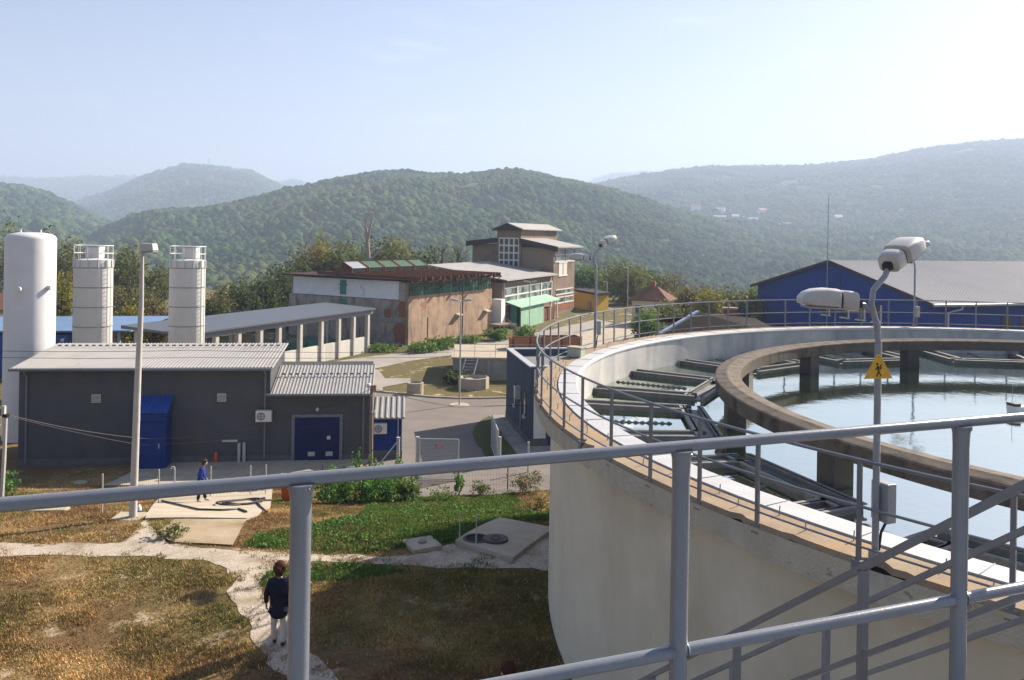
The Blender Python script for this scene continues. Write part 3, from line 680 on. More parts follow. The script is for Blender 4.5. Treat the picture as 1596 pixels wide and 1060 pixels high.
# ---------------------------------------------------------------- the platform we look from: handrail and stair
RZ = EYE - .75
pl = thing("platform_railing", "grey tubular handrail across the foreground of the viewing platform", "railing", (0, 3, RZ - 1.1))
a0, a1 = P(0, 787, RZ), P(1596, 650, RZ); dv = (a1 - a0).normalized()
A0, A1 = a0 - dv * 1.2, a1 + dv * .62
MB().tube([A0 + (A1 - A0) * i / 12 for i in range(13)], .0205, 20).build("top_rail", M['railnear'], pl, True)
m0 = A0 + Vector((0, 0, -.738)); m1 = A1 + Vector((0, 0, -.738)); MB().tube([m0 + (m1 - m0) * i / 12 for i in range(13)], .0235, 20).build("middle_rail", M['railnear'], pl, True)
for px, py in ((-600, 0), (469, 745), (1065, 697), (1501, 659)):
    if px < 0: q = A0 + dv * .1
    else:
        u, v = uv(px, py); q = P(px, py, RZ); q = a0 + dv * ((q - a0).dot(dv))
    mb = MB(); mb.tube([q + Vector((0, 0, -1.22)), q + Vector((0, 0, -.10)), q + Vector((0, 0, -.045)), q + Vector((0, 0, -.012))], [.032, .032, .034, .042], 24); mb.build("post", M['railnear'], pl, True)
for px, py in ((469, 745), (1065, 697), (1501, 659)):          # weld beads where the tubes meet
    q = P(px, py, RZ); q = a0 + dv * ((q - a0).dot(dv)); mb = MB()
    for s_ in (-1, 1):
        c_ = q + Vector((0, 0, -.738)) + dv * s_ * .033
        mb.tube([c_ - dv * s_ * .004, c_ + dv * s_ * .004], [.029, .0255], 16)
    for k2 in range(18):
        a_ = k2 * 2 * math.pi / 18; mb.ico(q + Vector((math.cos(a_) * .037, math.sin(a_) * .037, -.022 + .003 * math.sin(k2 * 2.3))), .006, 1)
    mb.build("weld_beads", M['railnear'], pl, True)["kind"] = "stuff"
deck = thing("viewing_platform", "steel viewing platform deck behind the foreground handrail", "platform", (0, 0, 0))
nd = Vector((dv.y, -dv.x, 0)); B0, B1 = A0 + Vector((0, 0, -1.22)), A1 + Vector((0, 0, -1.22))
MB().loft([B0, B1, B1 + nd * 4.5, B0 + nd * 4.5], [p + Vector((0, 0, -.08)) for p in (B0, B1, B1 + nd * 4.5, B0 + nd * 4.5)]).build("deck", M['galvdark'], deck)
for q in (B0 + nd * .3, B1 + nd * .3, B0 + nd * 4.2, B1 + nd * 4.2): MB().tube([Vector((q.x, q.y, -.2)), Vector((q.x, q.y, B0.z - .08))], .06, 12).build("leg", M['galvdark'], deck, True)
# stair descending from the platform beside the tank wall
hd = Vector((-.315, .949, 0)); sd = Vector((.949, .315, 0)); SL = .753
SA = Vector((2.09, 4.9, EYE - 1.91)); WST = .85
st = thing("steel_stair", "grey steel stair with flat bar handrails descending beside the cream tank wall", "stair", (0, 12, 0))
def sp(t, side, dz=0.0): return SA + hd * t + sd * (WST if side else 0) + Vector((0, 0, -SL * t + dz))
T1 = 6.9
for side, ts in ((0, [-1.27 + 1.27 * k2 for k2 in range(0, 7)]), (1, [-1.17 + .02 + 1.25 * k2 for k2 in range(0, 7)])):
    MB().bar(sp(-1.3, side), sp(T1, side), .045, .035).build("handrail", M['stair'], st)
    MB().bar(sp(-1.3, side, -.52), sp(T1, side, -.52), .040, .030).build("knee_rail", M['stair'], st)
    MB().bar(sp(-1.4, side, -1.05), sp(T1 + .1, side, -1.05), .06, .22).build("stringer", M['stair'], st)
    for t_ in ts: MB().bar(sp(t_, side, -.01), sp(t_, side, -1.0), .045, .045, up=(hd.x, hd.y, 0)).build("post", M['stair'], st)
nst = 30
for i in range(nst):
    t_ = -1.3 + (T1 + 1.3) * (i + .5) / nst; c_ = sp(t_, 0, -1.0) + sd * (WST / 2)
    fr = Frame((c_.x, c_.y, 0), math.atan2(sd.y, sd.x)); MB().box(-WST / 2 + .03, WST / 2 - .03, -.12, .12, c_.z - .03, c_.z, fr).build("tread", M['stair'], st)
#PART3
# ---------------------------------------------------------------- buildings in the yard
def ac_unit(fr, x, y, z, parent, w=.72, h=.52):
    u = MB().box(x - w / 2, x + w / 2, y - .30, y, z, z + h, fr).build("air_conditioner", M['acwhite'], parent, bevel=.015)
    mb = MB(); c0 = fr(x - w * .16, y - .302, z + h / 2)
    n = 20; base = len(mb.v)
    for rr, dy in ((h * .36, 0), (h * .36, -.012), (h * .30, -.012), (h * .30, .02)):
        for k2 in range(n):
            t_ = 2 * math.pi * k2 / n; mb.v.append(tuple(fr(x - w * .16 + rr * math.cos(t_), y - .303 + dy, z + h / 2 + rr * math.sin(t_))))
    for j in range(3):
        for k2 in range(n): mb.f.append((base + j * n + k2, base + j * n + (k2 + 1) % n, base + (j + 1) * n + (k2 + 1) % n, base + (j + 1) * n + k2))
    for rr in (h * .1, h * .2, h * .29):
        mb.tube([fr(x - w * .16 + rr * math.cos(q), y - .318, z + h / 2 + rr * math.sin(q)) for q in np.linspace(0, 6.283, 16, endpoint=False)], .006, 4, True)
    for q in (0, 1.57): mb.bar(fr(x - w * .16 - h * .3 * math.cos(q), y - .316, z + h / 2 - h * .3 * math.sin(q)), fr(x - w * .16 + h * .3 * math.cos(q), y - .316, z + h / 2 + h * .3 * math.sin(q)), .02, .01)
    mb.build("fan_grille", M['trim'], u); return u
g0 = Vector((-22.4, 38.2, YARD)); FA = Frame((g0.x, g0.y, 0), R(7.26))
ZB = YARD - .3; L1, L2, D1, D2 = 11.16, 15.83, 4.7, 4.0
b = thing("plant_building", "long dark grey rendered plant building with ribbed metal roof and blue entrance", "building", g0)
MB().gable(FA, 0, L1, [(0, ZB), (D1, ZB), (D1, 2.42), (0, 2.06)]).build("wall", M['stucco'], b)
MB().gable(FA, -.012, L1 + .012, [(-.03, ZB), (D1 + .03, ZB), (D1 + .03, YARD + .32), (-.03, YARD + .32)]).build("plinth", M['plinth'], b)
rf = MB().corr(FA(-.28, -.32, 2.12), FA(L1 + .14, -.32, 2.12), FA(L1 + .14, D1 + .25, 2.58), FA(-.28, D1 + .25, 2.58), 72, .022, .07).build("roof", M['roof'], b)
mb = MB()
for i in range(34): mb.box(.1 + i * .325, .28 + i * .325, D1 - .72, D1 - .66, 2.56, 2.63, FA)
sgd = mb.build("snow_guard", M['trim'], rf); sgd["kind"] = "stuff"
MB().tube([FA(-.3, -.38, 2.06), FA(L1 + .1, -.38, 2.03)], .065, 10).build("gutter", M['trim'], b, True)
for x in (.35, L1 - .22):
    MB().tube([FA(x, -.38, 2.03), FA(x, -.32, 1.9), FA(x, -.07, 1.75), FA(x, -.06, YARD + .1)], .045, 8).build("downpipe", M['trim'], b, True)
MB().gable(FA, L1 + .014, L1 + .05, [(.02, 2.05), (D1, 2.36), (D1, 2.5), (.02, 2.12)]).build("verge_trim", M['trim'], rf)
for x in (3.35, 8.95):
    vt = MB().box(x - .2, x + .2, -.03, .02, .48, .86, FA).build("vent", M['galv'], b)
    mb = MB()
    for k2 in range(5): mb.box(x - .16, x + .16, -.045, -.031, .53 + k2 * .06, .555 + k2 * .06, FA)
    mb.build("slats", M['trim'], vt)["kind"] = "stuff"
# blue entrance lobby
en = MB().gable(FA, 5.38, 6.72, [(-1.0, YARD - .1), (-.005, YARD - .1), (-.005, .72), (-1.0, .22)]).build("entrance_lobby", M['blue'], b)
mb = MB().corr(FA(5.30, -1.12, .20), FA(6.80, -1.12, .20), FA(6.80, -.01, .80), FA(5.30, -.01, .80), 8, .03, .04); mb.build("lobby_roof", M['bluebright'], en)
dr = MB().box(5.52, 6.58, -1.03, -1.001, YARD + .05, -.12, FA).build("lobby_door", M['blue'], en); MB().box(6.42, 6.46, -1.06, -1.031, -1.42, -1.2, FA).build("handle", M['galv'], dr)
MB().box(5.34, 6.76, -1.14, -1.06, -.16, .14, FA).build("fascia", M['blue'], en)
ac_unit(FA, 10.93, -.10, -.42, b)
for x, h in ((9.8, .95), (10.03, .98)):
    MB().tube([FA(x, -.16, YARD + .02), FA(x, -.16, YARD + h)], .075, 12).build("vent_pipe", M['galv'], b, True)
MB().box(9.0, 9.7, -.05, .0, -1.42, -1.32, FA).build("cable_tray", M['galv'], b)
# annex
an = MB().gable(FA, L1 + .002, L2, [(.02, ZB), (D2, ZB), (D2, 1.75), (.02, .84)]).build("annex_wall", M['stucco'], b)
MB().gable(FA, L1 + .02, L2 + .014, [(-.015, ZB), (D2 + .03, ZB), (D2 + .03, YARD + .30), (-.015, YARD + .30)]).build("annex_plinth", M['plinth'], b)
rf2 = MB().corr(FA(L1 + .05, -.34, .86), FA(L2 + .14, -.34, .86), FA(L2 + .14, D2 - 1.1, 1.72), FA(L1 + .05, D2 - 1.1, 1.72), 30, .025, .07).build("annex_roof", M['roof'], b)
MB().corr(FA(L1 + .05, D2 + .2, 1.35), FA(L2 + .14, D2 + .2, 1.35), FA(L2 + .14, D2 - 1.1, 1.722), FA(L1 + .05, D2 - 1.1, 1.722), 19, .05, .07).build("annex_back_roof", M['roof'], b)
mb = MB()
for i in range(14): mb.box(L1 + .3 + i * .33, L1 + .47 + i * .33, 1.55, 1.61, 1.46, 1.54, FA)
mb.build("snow_guard", M['trim'], rf2)["kind"] = "stuff"
MB().tube([FA(L1 - .1, -.42, .84), FA(L2 + .15, -.42, .82)], .065, 10).build("annex_gutter", M['trim'], b, True)
MB().tube([FA(L2 - .3, -.42, .82), FA(L2 - .3, -.06, .6), FA(L2 - .3, -.05, YARD)], .045, 8).build("annex_downpipe", M['trim'], b, True)
x0, x1, zt = 12.32, 14.42, -.30
dr = MB().box(x0, x1, -.045, .02, YARD + .05, zt, FA).build("double_door", M['navy'], b)
for a_, b_, c_, d_ in ((x0 - .14, x0, YARD, zt + .13), (x1, x1 + .14, YARD, zt + .13)): MB().box(a_, b_, -.06, .02, c_, d_, FA).build("door_jamb", M['trim'], dr)
MB().box(x0, x1, -.06, .02, zt, zt + .13, FA).build("door_head", M['trim'], dr)
MB().box((x0 + x1) / 2 - .008, (x0 + x1) / 2 + .008, -.05, -.046, YARD + .08, zt - .02, FA).build("leaf_gap", M['dark'], dr)
for x in (12.95, 13.78):
    gq = MB().box(x, x + .33, -.062, -.046, YARD + .25, YARD + .46, FA).build("door_grille", M['galv'], dr)
MB().box(13.83, 13.99, -.058, -.046, -1.36, -1.20, FA).build("notice", M['acwhite'], dr)
MB().box(13.84, 14.00, -.058, -.046, -1.62, -1.40, FA).build("notice_dark", M['dark'], dr)
lp = MB(); lp.ico(FA(13.38, -.16, .08), .085, 2); lp.tube([FA(13.38, 0, .16), FA(13.38, -.16, .16), FA(13.38, -.16, .09)], .02, 6); lp.build("bulkhead_lamp", M['acwhite'], b, True)
# little blue kiosk at the end of the annex
FK = Frame(FA(L2 + .12, .1, 0), R(7.26)); k_ = thing("control_kiosk", "small blue control kiosk with ribbed roof beside the grey building", "kiosk", FK(0, 0, YARD))
MB().box(.02, 1.45, 0, 1.7, YARD - .2, YARD + .42, FK).build("base", M['plinth'], k_)
MB().gable(FK, .05, 1.42, [(.03, YARD + .42), (1.67, YARD + .42), (1.67, .12), (.03, -.36)]).build("wall", M['blue'], k_)
MB().corr(FK(-.06, -.25, -.36), FK(1.55, -.25, -.36), FK(1.55, 1.85, .26), FK(-.06, 1.85, .26), 6, .05, .06).build("roof", M['roof'], k_)
MB().box(.72, .735, .012, .03, YARD + .45, -.42, FK).build("door_seam", M['dark'], k_); MB().box(1.22, 1.26, -.02, .03, YARD + .42, -.4, FK).build("corner_post", M['galv'], k_)
ac_unit(FK, .40, .03, -1.12, k_, .62, .5)
# red extinguisher by the wall
fr = Frame(FA(8.75, -.14, YARD + .06), 0); t = thing("fire_extinguisher", "small red fire extinguisher standing against the grey wall", "extinguisher", fr.o)
MB().lathe([(0.001, 0), (.085, 0), (.085, .40), (.04, .47), (.03, .5), (0.001, .5)], fr.o, 12).build("cylinder", M['orange'], t, True); MB().box(-.03, .09, -.015, .015, .5, .56, fr).build("valve", M['black'], t)

# storage tank, silos
def lathe_thing(name, prof, pos, mt, parent, seg=48, smooth=True): return MB().lathe(prof, pos, seg).build(name, mt, parent, smooth)
q = D(43.5, 681, 43.5); q.z = YARD; t = thing("storage_tank", "tall plain white cylindrical storage tank with domed top", "tank", q); r = 1.19; top = 8.27 - YARD
lathe_thing("shell", [(r, -.2), (r, top - .34), (r * .985, top - .27), (r * .93, top - .18), (r * .78, top - .08), (r * .5, top - .015), (.001, top)], q, M['whitepaint'], t)
for a_, z_ in ((R(-82), 7.80), (R(-18), 7.83)):
    n_ = Vector((math.cos(a_), math.sin(a_), 0)); MB().tube([q + n_ * (r - .05) + Vector((0, 0, z_)), q + n_ * (r + .26) + Vector((0, 0, z_))], .13, 12).build("lifting_lug", M['whitepaint'], t, True)
for dx in (-.55, .5): MB().tube([q + Vector((dx, 0, top - .2)), q + Vector((dx, 0, top + .14))], .05, 8).build("roof_nozzle", M['whitepaint'], t, True)
def silo(px0, px1, ytop, Y, label, cap):
    u0 = D(px0, ytop, Y); u1 = D(px1, ytop, Y); r = (u1.x - u0.x) / 2; q = Vector(((u0.x + u1.x) / 2, Y, YARD)); zt = u0.z - YARD
    t = thing("silo", label, "silo", q, "white bulk silos behind the grey building")
    prof = [(.3, -.1), (.35, .9), (r, 2.6)]
    z = 2.6
    lathe_thing("shell", prof + [(r, zt)] + [(.001, zt + .18)], q, M['silo'], t)
    for i in range(5):
        zz = zt - .55 - i * 1.28
        if zz > 2.2: lathe_thing("hoop", [(r - .01, zz), (r + .03, zz + .01), (r + .03, zz + .07), (r - .01, zz + .08)], q, M['galvdark'], t, 40)
    mb = MB()
    for i in range(14):
        a_ = 2 * math.pi * i / 14; p = q + Vector((math.cos(a_) * (r + .02), math.sin(a_) * (r + .02), 0)); mb.bar(p + Vector((0, 0, zt - .5)), p + Vector((0, 0, zt - .02)), .08, .04)
    mb.build("collar_ribs", M['galv'], t)["kind"] = "stuff"
    for zz in (zt + .42, zt + .92):
        MB().tube([q + Vector((math.cos(a_) * r, math.sin(a_) * r, zz)) for a_ in np.linspace(0, 6.283, 32, endpoint=False)], .026, 6, True).build("guard_rail", M['whitepaint'], t, True)
    for i in range(12):
        a_ = 2 * math.pi * (i + .3) / 12; p = q + Vector((math.cos(a_) * r, math.sin(a_) * r, zt)); MB().tube([p, p + Vector((0, 0, .94))], .022, 6).build("guard_post", M['whitepaint'], t)
    fr = Frame(q, 0); MB().box(-.42 + cap, .5 + cap, -.3, .5, zt + .1, zt + .84, fr).build("filter_unit", M['silo'], t, bevel=.04); MB().box(-.46 + cap, .54 + cap, -.34, .54, zt + .85, zt + .93, fr).build("filter_lid", M['galv'], t)
    mb = MB()
    for a_ in (R(-12), R(-25)):
        p = q + Vector((math.cos(a_) * (r + .12), math.sin(a_) * (r + .12), 0)); mb.tube([p + Vector((0, 0, .3)), p + Vector((0, 0, zt))], .022, 6)
    for i in range(34):
        z = .5 + i * .28
        if z < zt: mb.bar(*[q + Vector((math.cos(a_) * (r + .12), math.sin(a_) * (r + .12), z)) for a_ in (R(-12), R(-25))], .02, .02)
    mb.build("ladder", M['galv'], t)
    for a_ in (R(45), R(135), R(225), R(315)): MB().tube([q + Vector((math.cos(a_) * r * .9, math.sin(a_) * r * .9, 0)), q + Vector((math.cos(a_) * r * .95, math.sin(a_) * r * .95, 2.7))], .09, 8).build("leg", M['silo'], t)
silo(118, 174, 404, 55, "white ribbed silo with guard rail, the left one between tank and lamp post", 0)
silo(266, 319, 405, 56, "white ribbed silo with guard rail, right of the tall lamp post", .15)

# blue hall at the far left behind the tank
FB = Frame(D(107, 545, 62.0).xy.to_3d(), R(4)); zt = D(107, 522, 62).z
t = thing("blue_shed", "bright blue sheet metal shed behind the white storage tank", "building", FB(0, 0, YARD))
MB().box(-16, 0, 0, 8, YARD - .2, zt, FB).build("wall", M['bluebright'], t)
rfa, rfb = D(205, 508, 50.4), D(205, 502, 55)
MB().loft([FB(-16.4, -.4, zt + .02), FB(4.6, -.4, zt + .30), FB(4.6, 8.0, zt + .52), FB(-16.4, 8.0, zt + .24)], [FB(-16.4, -.4, zt + .14), FB(4.6, -.4, zt + .42), FB(4.6, 8.0, zt + .68), FB(-16.4, 8.0, zt + .4)]).build("roof", mat("blue_grey_roof", (.13, .22, .36), (.11, .19, .32), .6, .45), t)
for x in (1.0, 3.5): MB().box(x - .1, x + .1, .2, .4, YARD - .2, zt + .24, FB).build("canopy_post", M['verge'], t)
lm = MB(); lm.tube([FB(-.25, -.02, zt - .3), FB(-.25, -.35, zt - .22), FB(-.25, -.5, zt - .3)], .03, 6); lm.ico(FB(-.25, -.5, zt - .34), .13, 2); lm.build("wall_lamp", M['whitepaint'], t, True)

# open storage canopy with concrete posts
ca = D(445, 572, 66.0); cb = D(575, 548, 77.0); ang = math.atan2(cb.y - ca.y, cb.x - ca.x); FC = Frame((ca.x, ca.y, 0), ang); LC = (cb - ca).xy.length
t = thing("storage_canopy", "long open storage canopy with concrete posts and flat grey roof", "canopy", (ca.x, ca.y, YARD))
zr = D(575, 482, 77).z; x_l = -11.3; WD = 4.6
MB().loft([FC(x_l, -.5, zr - .02), FC(LC + .3, -.5, zr - .02), FC(LC + .3, WD + .5, zr + .15), FC(x_l, WD + .5, zr + .15)], [FC(x_l, -.5, zr + .1), FC(LC + .3, -.5, zr + .1), FC(LC + .3, WD + .5, zr + .38), FC(x_l, WD + .5, zr + .38)]).build("roof", M['roof2'], t)
MB().box(x_l, LC + .2, -.22, .18, zr - .42, zr - .03, FC).build("edge_beam", M['trim'], t)
for px in (336, 371, 405, 434, 467, 500, 527, 550, 572):
    u, v = uv(px, 540); k2 = u / F; x = (k2 * ca.y - ca.x) / (math.cos(ang) - k2 * math.sin(ang))
    MB().box(x - .17, x + .17, -.17, .17, YARD - .2, zr - .05, FC).build("post", M['postconc'], t, bevel=.02)
for i in range(8):
    x = x_l + 1 + i * (LC - x_l - 1.3) / 7; MB().box(x - .17, x + .17, WD - .17, WD + .17, YARD - .2, zr + .1, FC).build("back_post", M['postconc'], t)
MB().box(-1.5, LC - .2, .0, .16, YARD - .2, YARD + 1.45, FC).build("front_wall", M['creamwall'] if False else mat("panel_wall", (.55, .53, .48), (.48, .46, .42), .8, .9, c3=(.40, .38, .34), scale3=.5, stretch3=(1, 1, .3)), t)
MB().box(-8, LC, WD - .1, WD + .06, YARD - .2, YARD + 1.2, FC).build("back_wall", M['concretegrey'], t)
FG = Frame(FC(5.0, 2.6, 0), ang); g_ = thing("storage_container", "green metal skip standing under the open canopy", "container", FG(0, 0, YARD))
MB().hexa([FG(*p) for p in ((-2, -.7, YARD), (2, -.7, YARD), (2, .7, YARD), (-2, .7, YARD), (-2.5, -.9, YARD + 1.7), (2.5, -.9, YARD + 1.7), (2.5, .9, YARD + 1.7), (-2.5, .9, YARD + 1.7))]).build("body", M['greenpaint'], g_)
for s in (-2.2, 0, 2.2): MB().box(s - .07, s + .07, -.98, -.85, YARD + .2, YARD + 1.7, FG).build("rib", M['greenpaint'], g_)

# derelict brick hall
hn = Vector((-9.9, 81.0, 0)); hdir = math.atan2(14.3, 8.1); FH = Frame(hn, hdir); HL = 15.7; HW = 16.0   # x along the right wall, y to the left (into the hall)
Z1, Z2, Z3 = EYE - 6.05, EYE - 4.72, EYE - 4.5
t = thing("derelict_hall", "derelict plastered brick hall with rusted roof and green clerestory windows", "building", hn + Vector((0, 0, YARD)))
MB().box(0, HL, 0, .35, YARD - .5, Z1, FH).build("side_wall", M['hallwall'], t)
FHs = FH
MB().box(0.36, .7, .352, HW, YARD - .5, D(636, 470, 81).z, FH).build("front_wall", M['hallblock'], t)
MB().box(.30, .705, 1.2, HW - .6, D(636, 469, 81).z, Z2 + .05, FH).build("white_wall", M['whitewash'], t)
MB().box(0, .7, .36, 1.2, D(636, 470, 81).z, Z2, FH).build("corner_pier", M['hallblock'], t)
MB().box(.7, HL, HW - .4, HW, YARD - .5, Z2, FH).build("back_wall", M['hallblock'], t)
MB().box(HL - .35, HL, .352, HW - .4, YARD - .5, Z2, FH).build("end_wall", M['hallblock'], t)
for y0, y1, z0, z1 in ((8.1, 8.9, Z2 - 1.55, Z2 - .1),(8.1, 8.85, Z2 - 3.2, Z2 - 2.0)):
    w_ = MB().box(.24, .31, y0, y1, z0, z1, FH).build("shutter", M['greenpaint'], t); MB().box(.22, .25, y0 - .2, y1 + .2, z1 - .5, z1 - .4, FH).build("bar", M['greenpaint'], w_)
MB().box(.27, .36, .8, HW, YARD + 2.2, YARD + 2.55, FH).build("concrete_band", M['concretegrey'], t)
for y0, y1, z0, z1 in ((.4, 2.0, YARD + .2, YARD + 2.1), (.38, 1.5, YARD + 2.7, YARD + 4.2), (2.3, 3.2, YARD + 2.62, YARD + 3.5)):
    A_ = []
    for q in np.linspace(0, 6.283, 44, endpoint=False):
        e_ = .55 + .9 * float(fbm(np.array(math.cos(q) * 1.2 + y0 * 7), np.array(math.sin(q) * 1.2), 1.6, 4)); c_, s_ = math.cos(q), math.sin(q)
        A_.append(((y0 + y1) / 2 + (y1 - y0) / 2 * e_ * math.copysign(abs(c_) ** .6, c_), (z0 + z1) / 2 + (z1 - z0) / 2 * e_ * math.copysign(abs(s_) ** .6, s_)))
    MB().loft([FH(.345, y, z) for y, z in A_], [FH(.362, y, z) for y, z in A_]).build("bare_brick_patch", M['brick'], t)
# clerestory: glazed bays and mullions set back, brackets of the rusted trusses in front
for i in range(6):
    x0 = .5 + i * 2.53
    gq = MB().box(x0, x0 + 2.4, .22, .30, Z1, Z2 - .05, FH).build("clerestory_window", M['greenglass'], t)
    mb = MB()
    for j in range(5): mb.box(x0 + j * .6 - .03, x0 + j * .6 + .03, .16, .219, Z1, Z2 - .05, FH)
    mb.box(x0 + .03, x0 + 2.37, .17, .215, (Z1 + Z2) / 2 - .03, (Z1 + Z2) / 2 + .03, FH); mb.build("glazing_bars", M['greenpaint'], gq)
for i in range(7):
    x0 = .15 + i * 2.53; mb = MB()
    mb.bar(FH(x0, -.05, Z1 + .55), FH(x0 - .75, -.9, Z2 + .05), .09, .09); mb.bar(FH(x0, -.05, Z1 + .55), FH(x0 + .75, -.9, Z2 + .05), .09, .09); mb.bar(FH(x0 - .95, -.9, Z2 + .1), FH(x0 + .95, -.9, Z2 + .1), .11, .13)
    mb.build("truss_bracket", M['rust'], t)
rz = Z2 + .15
rf = MB().loft([FH(-.5, -1.0, rz), FH(HL + .3, -1.0, rz), FH(HL + .3, HW + .4, rz + .05), FH(-.5, HW + .4, rz + .05)], [FH(-.5, -1.0, rz + .1), FH(HL + .3, -1.0, rz + .1), FH(HL + .3, HW + .4, rz + .2), FH(-.5, HW + .4, rz + .2)]).build("roof", M['rustdark'], t)
for i in range(15):
    x = .1 + i * (HL - .2) / 14; MB().bar(FH(x, -1.15 - .25 * (i % 3 == 0), rz + .26), FH(x, HW * (.8 if i % 2 else .55), rz + .36), .14, .30).build("purlin", M['rust'], rf)
rs = random.Random(5)
for i in range(7):
    x = rs.uniform(0, HL - 1.6); y = rs.choice((-1.15, -1.0, rs.uniform(0, HW - 4))); a_ = rs.uniform(-.03, .03); w_, l_ = rs.uniform(.8, 1.7), rs.uniform(1.6, 4); zz = rz + .21 + .004 * i
    MB().hexa([FH(x + dx_, y + dy_, zz + a_ * dx_ + .02 * k_) for k_ in (0, 1) for dx_, dy_ in ((0, 0), (w_, .04), (w_ + .05, l_), (0, l_ - .1))]).build("loose_sheet", rs.choice((M['rust'], M['rustdark'], M['rust'], M['wood'])), rf)
for i in range(5):          # roof lights
    c_ = 2.6 + i * 2.75; x0, x1 = c_ - 1.15, c_ + 1.15; yb = 9.2
    sk = MB().gable(FH, x0, x1, [(yb - .9, rz + .92), (yb - .86, rz + .96), (yb + .4, rz + 1.6), (yb + .9, rz + .92)]).build("roof_light", M['skylight'] if i else M['glass'], t)
    MB().box(x0 + .02, x1 - .02, yb - .88, yb + .88, rz + .12, rz + .918, FH).build("dark_opening", M['dark'], sk)  # solid black box, the open front's inner shade put into its colour
    MB().box(x0 - .05, x1 + .05, yb + .3, yb + .5, rz + 1.602, rz + 1.67, FH).build("ridge_cap", M['darkplank'], sk)
    [MB().gable(FH, xe, xe + .10, [(yb - .98, rz + .13), (yb + .95, rz + .13), (yb + .42, rz + 1.66), (yb - .92, rz + .98)]).build("end_board", M['rust'], sk) for xe in (x0 - .12, x1 + .02)]
mb = MB(); mb.box(9.6, 9.68, -.06, 0.0, YARD, Z1, FH); mb.box(3.2, 3.26, -.04, 0, YARD, YARD + 2.6, FH); mb.build("wall_pipes", M['rust'], t)
for x in (8.2, 13.9): MB().hexa([FH(*p) for p in ((x, -.5, YARD + 2.35), (x + .9, -.5, YARD + 2.35), (x + .9, -.001, YARD + 2.2), (x, -.001, YARD + 2.2), (x, -.5, YARD + 2.45), (x + .9, -.5, YARD + 2.45), (x + .9, -.001, YARD + 2.6), (x, -.001, YARD + 2.6))]).build("ledge", M['concrete'], t)

# middle works building with sheet roof and ribbon windows
m0, m1 = Vector((-1.0, 97.0, 0)), Vector((5.6, 114.2, 0)); FM = Frame(m0, math.atan2(m1.y - m0.y, m1.x - m0.x)); ML = (m1 - m0).length; MW = 9.5
ze = D(795, 438, 97).z; zg = YARD
t = thing("works_building", "works building with pale sheet roof and rows of white framed windows", "building", m0 + Vector((0, 0, YARD)))
MB().box(0, ML, 0, MW, YARD - .5, ze - .25, FM).build("wall", M['towerwall'], t)
MB().loft([FM(-.6, -.8, ze), FM(ML, -.8, ze), FM(ML, MW, ze + 1.5), FM(-.6, MW, ze + 1.5)], [FM(-.6, -.8, ze + .14), FM(ML, -.8, ze + .14), FM(ML, MW, ze + 1.65), FM(-.6, MW, ze + 1.65)]).build("roof", M['roof'], t)
MB().loft([FM(-5.4, 1.0, ze - .3), FM(-.62, 1.0, ze - .3), FM(-.62, MW, ze + 1.05), FM(-5.4, MW, ze + 1.05)], [FM(-5.4, 1.0, ze - .15), FM(-.62, 1.0, ze - .15), FM(-.62, MW, ze + 1.2), FM(-5.4, MW, ze + 1.2)]).build("lower_roof", M['roof'], t)
MB().box(-3.2, -.02, 1.6, MW, YARD - .5, ze - .35, FM).build("link_wall", M['hallwall'], t)
for j in range(4):
    x0 = .5 + j * (ML - .8) / 4; x1 = x0 + (ML - .8) / 4 - .45
    for zz0, zz1 in ((ze - 1.75, ze - .95), (ze - 2.75, ze - 1.95)):
        wq = MB().box(x0, x1, -.06, .02, zz0, zz1, FM).build("window", M['windowblue'], t)
        mb = MB(); mb.box(x0 - .06, x1 + .06, -.12, -.03, zz0 - .16, zz0 - .002, FM); mb.box(x0 - .06, x1 + .06, -.10, -.03, zz1 + .002, zz1 + .12, FM); mb.build("frame", M['sill'], wq)
    MB().box(x1 + .08, x1 + .36, -.16, .0, YARD, ze - .8, FM).build("pilaster", M['sill'], t)
    MB().box(x0, x1, -.03, .0, ze - 3.85, ze - 2.95, FM).build("brick_panel", M['brick'], t)
for yy_ in (2.2, 4.0): MB().box(-3.24, -3.19, yy_, yy_ + .5, ze - 3.2, ze - 1.0, FM).build("slit_window", M['window'], t)
MB().box(-1.8, -.6, -.6, .6, YARD - .3, YARD + 3.6, FM).build("porch", M['whitewash'], t)
MB().tube([FM(-.3, -.3, YARD), FM(-.3, -.3, ze - .2)], .12, 8).build("downpipe", M['galvdark'], t)

